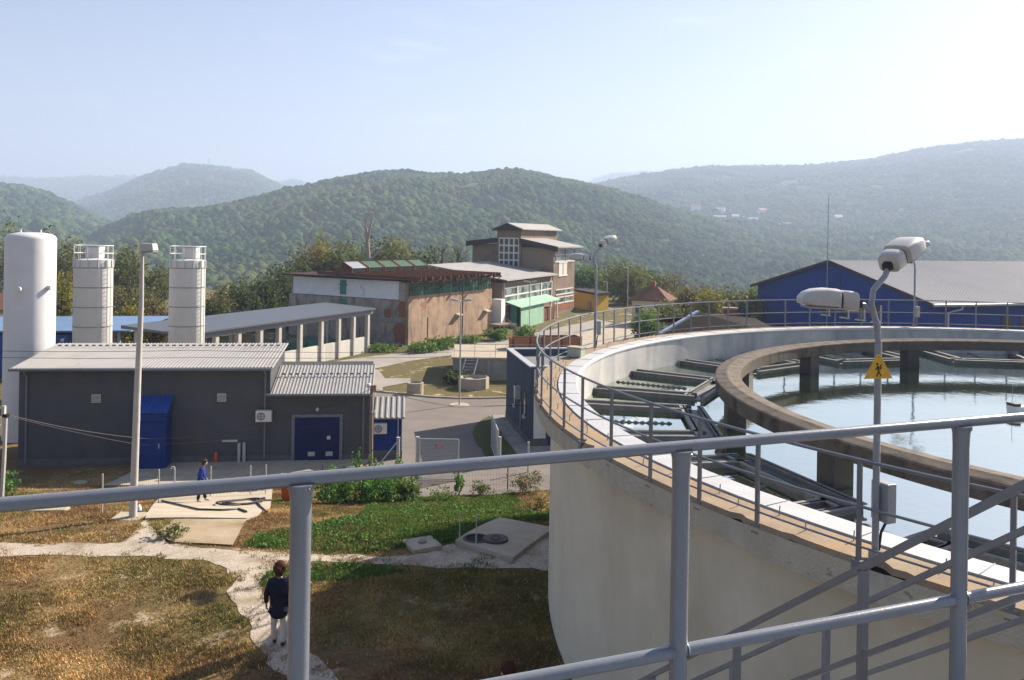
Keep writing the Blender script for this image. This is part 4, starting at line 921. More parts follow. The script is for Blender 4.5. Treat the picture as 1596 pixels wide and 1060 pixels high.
# tower block
k0 = Vector((5.76, 114.6, 0)); td = Vector((.419, .908, 0)); FT = Frame(k0, math.atan2(td.y, td.x))      # x away along the lit side, y to the left
t = thing("tower_block", "brown rendered industrial tower block with stepped grey roofs", "building", k0 + Vector((0, 0, YARD)))
zw = 6.9; LT = 8.2; WT = 12.7; T0, T1_ = 4.86, 8.53
MB().box(0, LT, 0, T0, YARD - .5, zw, FT).build("right_wing", M['towerwall'], t)
MB().box(.3, LT, T1_, WT, YARD - .5, zw + .3, FT).build("left_wing", M['towerwall'], t)
MB().box(-.25, 13.3, T0 + .002, T1_ - .002, YARD - .5, 9.3, FT).build("tower", M['towerwall'], t)
def troof(x0, x1, y0, y1, za, zb, th=.18, nm="wing_roof"):
    r_ = MB().loft([FT(x0, y0, za), FT(x1, y0, za), FT(x1, y1, zb), FT(x0, y1, zb)], [FT(x0, y0, za + th), FT(x1, y0, za + th), FT(x1, y1, zb + th), FT(x0, y1, zb + th)]).build(nm, M['roof'], t)
    MB().loft([FT(x0 - .06, y0, za - .55), FT(x0 - .003, y0, za - .55), FT(x0 - .003, y1, zb - .55), FT(x0 - .06, y1, zb - .55)], [FT(x0 - .06, y0, za + th - .01), FT(x0 - .003, y0, za + th - .01), FT(x0 - .003, y1, zb + th - .01), FT(x0 - .06, y1, zb + th - .01)]).build("fascia", M['darkplank'], r_)
troof(-.7, LT + 1.2, -.9, T0, zw + .0, zw + 1.1); troof(-.4, LT + .6, T1_, WT + .7, zw + 1.1, zw + .55)
ymid = (T0 + T1_) / 2
for y0, y1 in ((T0 - .6, ymid), (T1_ + .6, ymid)):
    MB().loft([FT(-.9, y0, 9.32), FT(14, y0, 9.32), FT(14, y1, 10.15), FT(-.9, y1, 10.15)], [FT(-.9, y0, 9.45), FT(14, y0, 9.45), FT(14, y1, 10.3), FT(-.9, y1, 10.3)]).build("tower_roof", M['roof'], t)
MB().loft([FT(-.94, T0 - .6, 9.2), FT(-.94, T1_ + .6, 9.2), FT(-.94, ymid, 10.26)], [FT(-.905, T0 - .6, 9.2), FT(-.905, T1_ + .6, 9.2), FT(-.905, ymid, 10.26)]).build("gable_board", M['darkplank'], t)
mb = MB(); wn_ = MB()
for i in range(4):
    for j in range(4):
        y = T0 + .45 + i * .75; z = 8.0 - j * 1.02; wn_.box(-.30, -.252, y, y + .5, z - .78, z, FT)
gw = MB().box(-.29, -.255, T0 + .28, T1_ - .32, 3.9, 8.2, FT).build("window_grid", M['sill'], t)
wn2 = MB()
for i in range(4):
    for j in range(4):
        y = T0 + .40 + i * .76; z = 8.02 - j * 1.02; wn2.box(-.32, -.293, y, y + .52, z - .80, z, FT)
wn2.build("panes", M['window'], gw)
for z0, z1, x0, x1, m_ in ((zw - .85, zw - .2, .5, 3.9, 'windowblue'), (zw - .85, zw - .2, 4.4, 7.8, 'windowblue'), (zw - 1.8, zw - 1.1, .5, 3.9, 'windowblue'), (zw - 1.8, zw - 1.1, 4.4, 7.8, 'windowblue'), (YARD + 2.9, YARD + 3.4, 1.0, 7.4, 'windowblue'), (YARD + 1.7, YARD + 2.3, .6, 3.8, 'windowblue'), (YARD + 1.7, YARD + 2.3, 4.3, 7.6, 'windowblue'), (4.0 - .9, 4.0 + .75, 1.9, 3.3, 'sill'), (4.0 - .9, 4.0 + .75, 3.6, 5.0, 'sill')):
    wq = MB().box(x0, x1, -.05, -.002, z0, z1, FT).build("window", M[m_], t)
    mb = MB(); mb.box(x0 - .15, x1 + .15, -.10, -.052 + .05, z0 - .2, z0 - .004, FT); mb.box(x0 - .15, x1 + .15, -.10, -.002, z1 + .004, z1 + .14, FT); mb.build("sill", M['sill'], wq)
MB().box(.4, 7.8, -.03, -.002, YARD + .6, YARD + 1.45, FT).build("brick_panel", M['brick'], t)

# patched green sheet shelter, rubble timber stage, rusty things by it
FS = Frame(D(752 + 60, 500, 98).xy.to_3d(), FM.ang)
t = thing("sheet_shelter", "mint green patched sheet metal shelter leaning on the works building", "shed", FS(0, 0, YARD))
MB().box(0, 8.0, 0, .12, YARD - .3, YARD + 2.5, FS).build("front_sheet", M['greensheet'], t)
MB().loft([FS(-1.0, -.35, YARD + 2.5), FS(14, -.35, YARD + 2.5), FS(14, 3.3, YARD + 3.6), FS(-1.0, 3.3, YARD + 3.6)], [FS(-1.0, -.35, YARD + 2.58), FS(14, -.35, YARD + 2.58), FS(14, 3.3, YARD + 3.68), FS(-1.0, 3.3, YARD + 3.68)]).build("roof", M['greensheet'], t)
MB().box(0.05, .15, .6, 1.4, YARD - .3, YARD + 2.7, FS).build("side_sheet", M['greenpaint'], t)
for x in (8.2, 11, 13.8): MB().box(x, x + .14, 0, .14, YARD - .3, YARD + 2.6, FS).build("post", M['sill'], t)
MB().box(8.4, 13.6, .3, 1.4, YARD, YARD + 1.6, FS).build("workbench", M['rust'], t, bevel=.08)
FW = Frame(D(786, 524, 92).xy.to_3d(), FM.ang - .5)
t = thing("timber_stage", "broken timber loading stage beside the derelict hall", "platform", FW(0, 0, YARD))
MB().box(-1.2, 1.3, -.6, 1.2, YARD + .95, YARD + 1.15, FW).build("deck", M['wood'], t)
for x in (-1.1, -.2, 1.1): MB().box(x, x + .16, -.55, -.4, YARD - .1, YARD + .95, FW).build("leg", M['wood'], t)
for k2 in range(4): MB().bar(FW(.9 + k2 * .35, -.9 - k2 * .1, YARD), FW(.2 + k2 * .3, -.3, YARD + 1.7 - k2 * .2), .12, .10).build("leaning_beam", M['wood'], t)
MB().box(-.9, .3, .0, .8, YARD - .1, YARD + .8, FW).build("dark_crate", M['rustdark'], t)
for i, (px, Y, w_, h_, lab) in enumerate(((823, 68, 1.4, 1.0, "rusty brown board crate left of the pump house roof"), (872, 68, 1.6, .95, "orange rusty board crate seen through the tank railing"))):
    q = D(px, 520, Y); fr = Frame((q.x, q.y, 0), R(12)); h_ += 0; zb = gz(q.x, q.y); zt_ = D(px, 526 if i == 0 else 524, Y).z
    t = thing("board_crate", lab, "crate", (q.x, q.y, zb), "rusty crates behind the pump house")
    for a_, b_, c_, d_ in ((-w_, w_, -.8, -.72), (-w_, w_, .72, .8)): MB().box(a_, b_, c_, d_, zb, zt_, fr).build("side", M['rustwood'], t)
    for s in (-1, 1): MB().box(s * w_ - .04, s * w_ + .04, -.72, .72, zb, zt_, fr).build("end", M['rustwood'], t)
    for x in (-w_, 0, w_): MB().box(x - .06, x + .06, -.86, -.801, zb, zt_ + .08, fr).build("stud", M['rust'], t)
    MB().box(-w_ + .05, w_ - .05, -.7, .7, zb, zt_ - .3, fr).build("load", M['rustdark'], t)

# yellow shed, red-roofed house, dark-roofed house
def house(name, label, cat, fr, x0, x1, y0, y1, zb, ze, zr, wall, roof, hip=0.0, over=.5, wins=(), chim=None):
    t = thing(name, label, cat, fr((x0 + x1) / 2, (y0 + y1) / 2, zb))
    MB().box(x0, x1, y0, y1, zb - .5, ze, fr).build("wall", wall, t)
    X0, X1, Y0, Y1 = x0 - over, x1 + over, y0 - over, y1 + over; ym = (y0 + y1) / 2; h0, h1 = X0 + hip, X1 - hip
    vs = [fr(*p) for p in ((X0, Y0, ze), (X1, Y0, ze), (X1, Y1, ze), (X0, Y1, ze), (h0, ym, zr), (h1, ym, zr))]; vl = [v - Vector((0, 0, .15)) for v in vs[:4]]
    mb = MB(); mb.add(vs + vl, [(0, 1, 5, 4), (2, 3, 4, 5), (1, 2, 5), (3, 0, 4), (6, 7, 1, 0), (7, 8, 2, 1), (8, 9, 3, 2), (9, 6, 0, 3), (9, 8, 7, 6)]); ro = mb.build("roof", roof, t)
    for (face_, a_, z_, w_, h_) in wins:
        q = (lambda p, d_, z: fr(p, y0 - d_, z)) if face_ == 0 else (lambda p, d_, z: fr(x0 - d_, p, z)) if face_ == 1 else (lambda p, d_, z: fr(x1 + d_, p, z))
        wq = MB().hexa([q(a_ - w_ / 2, .002, z_), q(a_ + w_ / 2, .002, z_), q(a_ + w_ / 2, .05, z_), q(a_ - w_ / 2, .05, z_), q(a_ - w_ / 2, .002, z_ + h_), q(a_ + w_ / 2, .002, z_ + h_), q(a_ + w_ / 2, .05, z_ + h_), q(a_ - w_ / 2, .05, z_ + h_)]).build("window", M['window'], t)
        mb = MB()
        for zz in (z_ - .12, z_ + h_ + .003): mb.hexa([q(a_ - w_ / 2 - .1, .002, zz), q(a_ + w_ / 2 + .1, .002, zz), q(a_ + w_ / 2 + .1, .1, zz), q(a_ - w_ / 2 - .1, .1, zz), q(a_ - w_ / 2 - .1, .002, zz + .11), q(a_ + w_ / 2 + .1, .002, zz + .11), q(a_ + w_ / 2 + .1, .1, zz + .11), q(a_ - w_ / 2 - .1, .1, zz + .11)])
        mb.build("frame", M['sill'], wq)
    if chim: MB().box(chim[0] - .3, chim[0] + .3, chim[1] - .25, chim[1] + .25, ze, chim[2], fr).build("chimney", M['brick'], ro)
    return t
FY = Frame(D(936, 482, 124).xy.to_3d(), R(118)); zyt = D(936, 459, 124).z
t = thing("yellow_shed", "low yellow walled shed with flat dark roof beyond the works", "building", FY(0, 0, YARD))
MB().box(-1.2, 0, -.05, 6, YARD - .3, zyt, Frame(FY.o, R(28))).build("side_wall", M['yellowwall'], t)
q0, q1, q2, q3 = D(893, 482, 131), D(930, 482, 122), D(948, 482, 124), D(915, 482, 134)
MB().prism([(q.x, q.y) for q in (q0, q1, q2, q3)], YARD - .5, zyt).build("wall", M['yellowwall'], t)
cx_ = sum((q.xy for q in (q0, q1, q2, q3)), Vector((0, 0))) / 4
MB().prism([tuple(cx_ + (q.xy - cx_) * 1.12) for q in (q0, q1, q2, q3)], zyt + .003, zyt + .35).build("roof", M['darkplank'], t)
dv_ = (q1 - q0); MB().prism([tuple((q0 + dv_ * a_ + Vector((0, -o_, 0))).xy) for a_, o_ in ((.12, .05), (.38, .05), (.38, .02), (.12, .02))], YARD, YARD + 1.5).build("window", M['window'], t)
MB().prism([tuple((q0 + dv_ * a_ + Vector((0, -o_, 0))).xy) for a_, o_ in ((.5, .6), (.72, .6), (.72, .1), (.5, .1))], YARD, YARD + 1.3).build("crate_stack", M['concrete'], t)
FR = Frame(D(1018, 465, 105).xy.to_3d(), R(-24)); zE, zR_ = D(1018, 466, 105).z, D(1018, 446, 105).z
house("village_house", "cream house with hipped red tile roof and chimney behind the tank rail", "house", FR, -2.15, 2.15, -2.0, 2.2, YARD - 3, zE, zR_, M['creamwall'], M['tile'], 2.05, .35, ((0, -1.2, zE - 1.8, 1.0, 1.1), (0, 1.2, zE - 1.8, 1.0, 1.1), (0, 1.3, zE - 4.0, 1.1, 1.1), (1, 0, zE - 1.8, 1.0, 1.1)), (-.1, .3, zR_ + .6))
ap = D(1090, 487, 50); ev = D(1035, 522, 47.5); FD = Frame((ap.x, ap.y, 0), R(-8))
t = thing("dark_roof_house", "low house with dark tiled roof, blue verge and brick chimney just beyond the tank", "house", FD(3, 3, YARD))
er = ap.z - ev.z; zl = ev.z
MB().loft([FD(-2.25, -2.5, zl), FD(5.2, -2.5, zl - .1), FD(3.4, 1.0, ap.z - .35), FD(0, 0, ap.z)], [FD(-2.25, -2.5, zl - .12), FD(5.2, -2.5, zl - .22), FD(3.4, 1.0, ap.z - .47), FD(0, 0, ap.z - .12)]).build("roof", M['darktile'], t)
MB().bar(FD(-2.4, -2.5, zl + .02), FD(-.08, 0.02, ap.z + .06), .22, .12).build("verge", M['verge'], t)
MB().loft([FD(-2.25, 5.5, zl), FD(3.4, 5.5, zl), FD(3.4, 1.02, ap.z - .36), FD(0, .02, ap.z - .02)], [FD(-2.25, 5.5, zl - .12), FD(3.4, 5.5, zl - .12), FD(3.4, 1.02, ap.z - .47), FD(0, .02, ap.z - .14)]).build("back_roof", M['darktile'], t)
MB().box(-1.9, 4.2, -2.1, 4.8, YARD - 1, zl - .14, FD).build("wall", M['creamwall'], t)
cz = D(1135, 487, 50).z; MB().box(1.55, 2.3, 1.0, 1.5, zl, cz + .12, FD).build("chimney", M['brick'], t); MB().box(1.48, 2.37, .93, 1.57, cz + .121, cz + .22, FD).build("chimney_cap", M['concretegrey'], t)

# the big blue hall on the right
hr = Vector((41.5, 83.0, 0)); hl_dir = Vector((-.318, .948, 0)); FQ = Frame(hr, math.atan2(-hl_dir.x, hl_dir.y) )   # y along the gable (far), x to the right along the eave
GW = 28.5; ZE = EYE - 5.9; ZR = EYE - 2.35; HLN = 46
t = thing("blue_hall", "large deep blue industrial hall with grey ribbed gable roof", "building", hr + Vector((HLN / 2, GW / 2, YARD)))
MB().gable(FQ, 0, HLN, [(0, YARD - 1), (GW, YARD - 1), (GW, ZE), (GW / 2, ZR - .02), (0, ZE)]).build("wall", M['hallblue'], t)
rq = MB().corr(FQ(-.5, -.9, ZE - .18), FQ(HLN, -.9, ZE - .18), FQ(HLN, GW / 2, ZR + .06), FQ(-.5, GW / 2, ZR + .06), 110, .06, .1).build("roof", M['hallroof'], t)
MB().corr(FQ(HLN, GW + .9, ZE - .18), FQ(-.5, GW + .9, ZE - .18), FQ(-.5, GW / 2, ZR + .063), FQ(HLN, GW / 2, ZR + .063), 110, .06, .1).build("far_roof", M['roof'], t)
for y0, z0, y1, z1 in ((-.9, ZE - .18, GW / 2, ZR + .06), (GW + .9, ZE - .18, GW / 2, ZR + .06)): MB().bar(FQ(-.55, y0, z0 - .08), FQ(-.55, y1, z1 - .08), .08, .30).build("verge", M['darkplank'], t)
MB().tube([FQ(-.4, -1.0, ZE - .3), FQ(HLN, -1.0, ZE - .3)], .16, 10).build("gutter", M['galv'], t, True)
for x in (3.2, 24): MB().tube([FQ(x, -1.0, ZE - .35), FQ(x, -1.0, ZE - .7), FQ(x - .9, -.15, ZE - 1.1), FQ(x - .9, -.12, YARD)], .09, 8).build("downpipe", M['sill'], t, True)
for y in (6.5, 8.9, 11.4, 14.6):
    wq = MB().box(-.05, -.002, y, y + 1.1, ZE - 2.6, ZE - .9, FQ).build("window", M['window'], t); mb = MB()
    mb.box(-.10, -.003, y - .2, y - .003, ZE - 2.7, ZE - .9, FQ); mb.box(-.16, -.003, y - .3, y + 1.3, ZE - 2.85, ZE - 2.70, FQ); mb.build("frame", M['sill'], wq)
for x in (9.5, 12.0, 19, 22, 29): 
    wq = MB().box(x, x + 1.5, -.05, -.002, ZE - 3.4, ZE - 1.6, FQ).build("window", M['window'], t); MB().box(x - .1, x + 1.6, -.10, -.003, ZE - 3.55, ZE - 3.405, FQ).build("frame", M['concretegrey'], wq)
mv = MB().box(-.06, -.002, GW / 2 - 1.6, GW / 2 - .7, ZR - 2.6, ZR - 1.2, FQ).build("gable_vent", M['blue'], t)
ms = FQ(-.7, GW / 2 - .1, 0); t = thing("lightning_rod", "thin tall lightning rod against the gable of the blue hall", "rod", (ms.x, ms.y, YARD))
ztp = D(1287, 306, ms.y).z
MB().tube([(ms.x, ms.y, YARD), (ms.x, ms.y, ZR), (ms.x, ms.y, ztp)], [.07, .06, .04], 6).build("rod", M['galvdark'], t)
for z_ in (ZR - .8, ZR - 3.2): MB().bar((ms.x, ms.y, z_), FQ(0, GW / 2 - .1, z_), .05, .05).build("bracket", M['galvdark'], t)

# grey pump house between yard and tank
c0, c1 = Vector((1.06, 43.1, 0)), Vector((-.2, 50.0, 0)); FPh = Frame(c0, math.atan2(c1.y - c0.y, c1.x - c0.x) - R(90)); PL = (c1 - c0).length; PWd = 6.0; ZT = 1.72
t = thing("pump_house", "blue-grey flat roofed pump house with parapet beside the tank", "building", c0 + Vector((0, 0, YARD)))
MB().box(0, PWd, 0, PL, YARD - .4, ZT - .42, FPh).build("wall", M['stuccoblue'], t)
for a_ in ((0, .28, 0, PL), (PWd - .28, PWd, 0, PL), (.28, PWd - .28, 0, .28), (.28, PWd - .28, PL - .28, PL)): MB().box(*a_, ZT - .42 if False else ZT - .418, ZT, FPh).build("parapet", M['stuccoblue'], t)
for a_ in ((-.04, .31, -.04, PL + .04), (PWd - .31, PWd + .04, -.04, PL + .04), (.31, PWd - .31, -.04, .31), (.31, PWd - .31, PL - .31, PL + .04)): MB().box(*a_, ZT + .003, ZT + .06, FPh).build("parapet_cap", M['galv'], t)
MB().box(.3, PWd - .3, .3, PL - .3, ZT - .415, ZT - .38, FPh).build("roof", mat("felt_roof", (.20, .20, .205), (.17, .17, .175), 1.2, .9), t)
MB().box(-.02, PWd + .02, -.02, PL + .02, YARD - .4, YARD + .42, FPh).build("plinth", M['plinth'], t)
MB().box(.2, .85, -.045, -.003, YARD + .45, ZT - .1, FPh).build("white_panel", M['whitepaint'], t); MB().box(.38, .70, -.06, -.046, YARD + 1.75, YARD + 1.9, FPh).build("name_plate", M['trim'], t)
MB().box(1.0, 2.0, -.04, -.003, YARD + .1, YARD + 2.3, FPh).build("door", M['blue'], t)
for y in (1.0, 3.9):
    wq = MB().box(-.04, -.003, y, y + .35, YARD + 1.4, YARD + 2.6, FPh).build("window", M['window'], t); MB().box(-.12, -.003, y - .05, y + .42, YARD + 1.25, YARD + 1.395, FPh).build("sill", M['galv'], wq)
MB().box(-.32, -.003, 2.5, 2.9, YARD + 2.0, YARD + 2.7, FPh).build("wall_cabinet", M['galv'], t, bevel=.02)
MB().tube([FPh(-.05, 2.2, YARD + 1.9), FPh(-.05, 2.2, YARD + .5)], .04, 6).build("cable_duct", M['galvdark'], t)

setting(sheet("pump_house_path", [FPh(-.9, -2.4).to_2d(), FPh(3.2, -2.4).to_2d(), FPh(3.2, -.02).to_2d(), FPh(-.03, -.02).to_2d(), FPh(-.03, PL + .6).to_2d(), FPh(-.9, PL + .6).to_2d()], .06, M['concretegrey'], 1.5))
setting(sheet("pump_house_verge", densify([FPh(-.92, -2.3).to_2d(), FPh(-.92, PL + .3).to_2d(), FPh(-2.0, PL - 1.5).to_2d(), FPh(-2.5, PL - 4.0).to_2d(), FPh(-2.6, -2.2).to_2d()], .4, .15), .05, mat("verge_grass", (.055, .08, .025), (.09, .085, .035), 3, .95, bmp=.8, bscale=12), 1.5))
# raised basin with lattice stair, well rings
bb = D(705, 592, 62.6); FBa = Frame((bb.x, bb.y, 0), R(2)); zb = YARD + 1.6
t = thing("raised_basin", "low concrete basin block with small steel stair and railing", "basin", FBa(4, 3, YARD))
MB().box(0, 9.5, 0, 7.5, YARD - .3, zb, FBa).build("wall", M['concretegrey'], t); MB().box(-.1, 9.6, -.1, 7.6, zb + .002, zb + .14, FBa).build("deck", M['concrete'], t)
for x in (2.6, 5.0): MB().box(x, x + .25, -.12, -.002, YARD - .3, zb, FBa).build("buttress", M['concretegrey'], t)
mb = MB()
for x in (1.0, 1.9): mb.bar(FBa(x - .5, -1.9, YARD + .05), FBa(x, -.1, zb + .1), .06, .16)
for k2 in range(8): mb.box(1.0 - .5 + .5 * (k2 + .5) / 8, 1.9 - .5 + .5 * (k2 + .5) / 8, -1.9 + 1.8 * k2 / 8, -1.9 + 1.8 * k2 / 8 + .2, YARD + .1 + (zb - YARD) * k2 / 8, YARD + .14 + (zb - YARD) * k2 / 8, FBa)
mb.build("steel_stair", M['galvdark'], t)
for z_ in (zb + .6, zb + 1.1): MB().tube([FBa(.1, .05, z_), FBa(9.4, .05, z_)], .02, 5).build("rail", M['galv'], t)
for k2 in range(7): MB().tube([FBa(.1 + 1.55 * k2, .05, zb + .14), FBa(.1 + 1.55 * k2, .05, zb + 1.1)], .02, 5).build("rail_post", M['galv'], t)
for px, py, Y, r_, h_, lab in ((647, 612, 57, .56, .78, "small whitish concrete well ring with feet on the grass"), (738, 604, 59.6, 1.1, .78, "wide pale concrete well ring in front of the basin")):
    q = D(px, py, Y); q.z = YARD
    t = thing("well_ring", lab, "well", q, "concrete well rings on the grass"); MB().lathe([(r_, -.1), (r_, h_), (r_ - .1, h_ + .02), (r_ - .14, h_ - .25), (.001, h_ - .25)], q, 28 if r_ < 1 else 10).build("ring", M['concrete'], t, r_ < 1)
    MB().lathe([(.001, h_ - .2), (.28, h_ - .2), (.28, h_ - .1), (.001, h_ - .09)], q + Vector((-r_ * .3, 0, 0)), 14).build("cover", M['concretegrey'], t)
# ---------------------------------------------------------------- hills and their woods
def unit_blobs(sub, nvar=6):
    bm = bmesh.new(); bmesh.ops.create_icosphere(bm, subdivisions=sub, radius=1); V = np.array([v.co[:] for v in bm.verts]); Fc = np.array([[v.index for v in f.verts] for f in bm.faces]); bm.free()
    return [V * (1 + (rng.random((len(V), 1)) - .5) * .55) for _ in range(nvar)], Fc
B2, F2 = unit_blobs(2); B1, F1 = unit_blobs(1)
m, nt, b = nodes("forest_canopy"); M['forest'] = m
a = nt.nodes.new("ShaderNodeAttribute"); a.attribute_name = "tint"
nf = noise_fac(nt, .35, 4, .7, .3, .7); dk = mix(nt, 1.0, a.outputs["Color"], (.66, .7, .64), 'MULTIPLY')
nt.links.new(mix(nt, nf, a.outputs["Color"], dk), b.inputs["Base Color"]); b.inputs["Roughness"].default_value = .9; b.inputs["Specular IOR Level"].default_value = .02
bump(nt, b, noise_fac(nt, .8, 4, .7, .1, .9), 1.0, 1.2)
M['hillsoil'] = mat("hill_ground", (.075, .10, .035), (.06, .085, .03), .01, .95)
FOREST = np.array([(.026, .056, .026), (.036, .078, .030), (.052, .105, .032), (.074, .124, .034), (.096, .134, .036), (.112, .124, .036)])
HILLS = []
def hill(name, prof, Y0, Yf, zf, crown, spacing, sub, label, amp=10, back=.35, power=.85, cut=(0, 0)):
    prof = sorted(prof); pxs = np.array([p[0] for p in prof]); us = np.array([uv(*p)[0] for p in prof]); vs = np.array([uv(*p)[1] for p in prof])
    zr = EYE - vs * Y0 / F - crown * .8
    def zfun(x, y):
        x = np.asarray(x, float); y = np.asarray(y, float); u = F * x / y
        top = np.interp(u, us, zr); t = np.clip((y - Yf) / (Y0 - Yf), 0, None)
        s = np.where(t <= 1, np.sin(np.clip(t, 0, 1) * np.pi / 2) ** power, 1 + 0 * ((t - 1) / back) ** 2 * .5)
        rel = np.clip(np.minimum(t, 1.6 - t) * 2, 0, 1) * np.clip(1.25 - t, 0.05, 1)
        nse = (fbm(x, y, 1 / (amp * 16), 3) - .5) * 2 * amp * rel + (fbm(x + 900, y, 1 / (amp * 4), 2) - .5) * amp * rel * 1.7 + (fbm(x - 300, y, 1 / (crown * 9), 2) - .5) * crown * 3.2 * rel
        a0 = (zf - EYE) / Yf; a1 = (top - EYE) / Y0; z = EYE + np.minimum(y, Y0 * 1.0) * (a0 + (np.maximum(a1, a0 * .9) - a0) * np.minimum(s, 1))
        return np.where(t <= 1, z, EYE + Y0 * a1 - 60 * (t - 1)) + nse
    na, nb = 170, 130
    U, Yg = np.meshgrid(np.linspace(us[0], us[-1], na), Yf + (Y0 - Yf) * np.linspace(-.02, 1 + back, nb)); X = U * Yg / F; Z = zfun(X, Yg)
    idx = np.arange(na * nb).reshape(nb, na); fc = np.stack([idx[:-1, :-1], idx[:-1, 1:], idx[1:, 1:], idx[1:, :-1]], -1).reshape(-1, 4)
    h = np_mesh(name, np.stack([X, Yg, Z], -1).reshape(-1, 3), fc, M['hillsoil'], None, True); setting(h)
    area = (us[-1] - us[0]) / F * ((Y0 * 1.04) ** 2 - Yf ** 2) / 2; n = int(area / spacing ** 2)
    y = np.sqrt(Yf ** 2 + rng.random(n) * ((Y0 * 1.05) ** 2 - Yf ** 2)); u = us[0] + rng.random(n) * (us[-1] - us[0]); x = u * y / F; z = zfun(x, y)
    keep = (z - np.asarray(ground(x, y)) > -3)
    if cut[1]: keep &= fbm(x, y, cut[0], 3) < cut[1]
    x, y, z = x[keep], y[keep], z[keep]; n = len(x)
    Bl, Fb = (B2, F2) if sub == 2 else (B1, F1); nv = len(Bl[0])
    big = .55 * fbm(x + 77, y, 1 / 260., 3) + .45 * fbm(x + 7, y, 1 / (crown * 12), 2); r = crown * (.55 + .6 * rng.random(n) + .7 * rng.random(n) ** 4) * (.75 + .5 * fbm(x + 50, y, 1 / 120., 2)); var = rng.integers(0, len(Bl), n)
    base = np.stack(Bl)[var] * (r[:, None, None]) * np.array([1, 1, .95]); base = base + np.stack([x, y, z + r * .35], -1)[:, None, :]
    ci = np.clip(((big - .28) * 11 + rng.normal(0, .9, n)), 0, 5).astype(int); cols = .98 * FOREST[ci] * (.9 + .2 * rng.random((n, 1)))
    faces = (Fb[None] + (np.arange(n) * nv)[:, None, None]).reshape(-1, 3)
    f = np_mesh("forest", base.reshape(-1, 3), faces, M['forest'], np.repeat(cols, nv, 0), True); f["kind"] = "stuff"; f["label"] = label
    HILLS.append(zfun); return zfun
hill("hill_far_ridge", [(-260, 288), (-60, 280), (0, 277), (60, 280), (110, 277), (160, 274), (230, 275), (300, 284), (390, 288), (430, 285), (455, 281), (480, 286), (540, 300), (620, 310)], 4800, 3000, -20, 10, 26, 1, "hazy woods on the farthest ridge", 25)
hill("hill_peak", [(60, 340), (115, 316), (170, 298), (230, 272), (265, 262), (290, 257), (330, 259), (390, 268), (440, 290), (500, 312), (560, 335)], 3000, 1500, -25, 6.5, 10.5, 1, "bluish woods on the pointed hill at left", 18)
hill("hill_left_slope", [(-260, 262), (-100, 272), (0, 287), (50, 295), (100, 315), (150, 338), (190, 356), (240, 372)], 1500, 550, -28, 4.6, 7, 2, "dark green woods on the left slope", 12)
hill("hill_far_mountain", [(860, 300), (920, 282), (950, 272), (970, 271), (1000, 268), (1030, 268), (1080, 285)], 5200, 3800, -20, 10, 26, 1, "pale woods on the far mountain", 20)
zD = hill("hill_main", [(60, 392), (130, 372), (180, 347), (240, 328), (320, 323), (360, 315), (420, 300), (480, 288), (540, 276), (600, 270), (660, 272), (720, 274), (760, 268), (800, 264), (840, 270), (880, 281), (920, 290), (960, 297), (1000, 312), (1060, 332), (1120, 350), (1200, 372), (1260, 385)], 1150, 380, -31, 2.9, 4.3, 2, "dense green woods on the main hill", 17, cut=(1 / 120., .77))
zE_ = hill("hill_right_ridge", [(820, 330), (880, 300), (950, 282), (1000, 272), (1050, 264), (1100, 260), (1180, 260), (1260, 258), (1340, 250), (1400, 240), (1460, 230), (1520, 222), (1596, 217), (1720, 210), (1900, 204)], 2600, 900, -30, 5.2, 8.5, 1, "hazy woods on the long right hill", 17, cut=(1 / 170., .80))
hill("hill_lower_right", [(960, 372), (1010, 352), (1060, 340), (1100, 338), (1160, 346), (1230, 352), (1300, 356), (1380, 352), (1440, 356), (1500, 368), (1596, 384), (1720, 392), (1900, 396)], 1400, 600, -31, 4.2, 6.6, 2, "green woods on the lower right slope", 12, cut=(1 / 110., .76))
# village on the right slope
def march(px, py, zf, a, bnd):
    u, v = uv(px, py); Y = a
    while Y < bnd and EYE - v * Y / F > float(zf(u * Y / F, Y)): Y += 8
    return Vector((u * Y / F, Y, EYE - v * Y / F))
mv_ = mat("village_wall", (.80, .78, .74), (.74, .72, .69), .2, .8); mt_ = mat("village_tin", (.62, .63, .65), (.56, .57, .6), .2, .45); mr_ = mat("village_tile", (.42, .20, .15), (.36, .17, .13), .2, .8)
vill = [(1082, 326, 22, 'r', "red roofed cottage highest in the hillside village"), (1120, 331, 22, 'w', "white house above the long pale barn in the hillside village"), (1118, 344, 34, 'w', "long pale barn at the left of the hillside village"), (1143, 342, 16, 'w', "bright white house left of the red row in the hillside village"), (1157, 345, 26, 'r', "red roofed long house amid the hillside village"), (1171, 347, 22, 'w', "bright white roofed house right of the red row in the hillside village"),
        (1184, 332, 20, 'r', "lone reddish cottage above the hillside village"), (1206, 357, 16, 'w', "small white house below the hillside village"), (1222, 355, 20, 'r', "pinkish roofed house below the hillside village"), (1267, 362, 20, 'w', "white house by the lightning rod at the village edge"), (1280, 367, 26, 'r', "broad reddish house lowest at the village edge"), (1302, 343, 16, 'w', "bright white house apart on the right of the hillside")]
for px, py, wd, kd, lab in vill:
    q = march(px, py + 2, zE_, 950, 2500); q.z += 3.5; fr = Frame((q.x, q.y - 12, 0), R(random.uniform(-25, 25))); wd *= q.y / 2000 * .9; t = thing("hill_house", lab, "house", (q.x, q.y - 12, q.z), "houses on the far hillside")
    MB().box(-wd / 2, wd / 2, -5, 5, q.z - 12, q.z + 3.5, fr).build("wall", mv_, t)
    MB().gable(fr, -wd / 2 - 1, wd / 2 + 1, [(-6, q.z + 3.52), (6, q.z + 3.52), (0, q.z + 7.5)]).build("roof", mr_ if kd == 'r' else mt_, t)
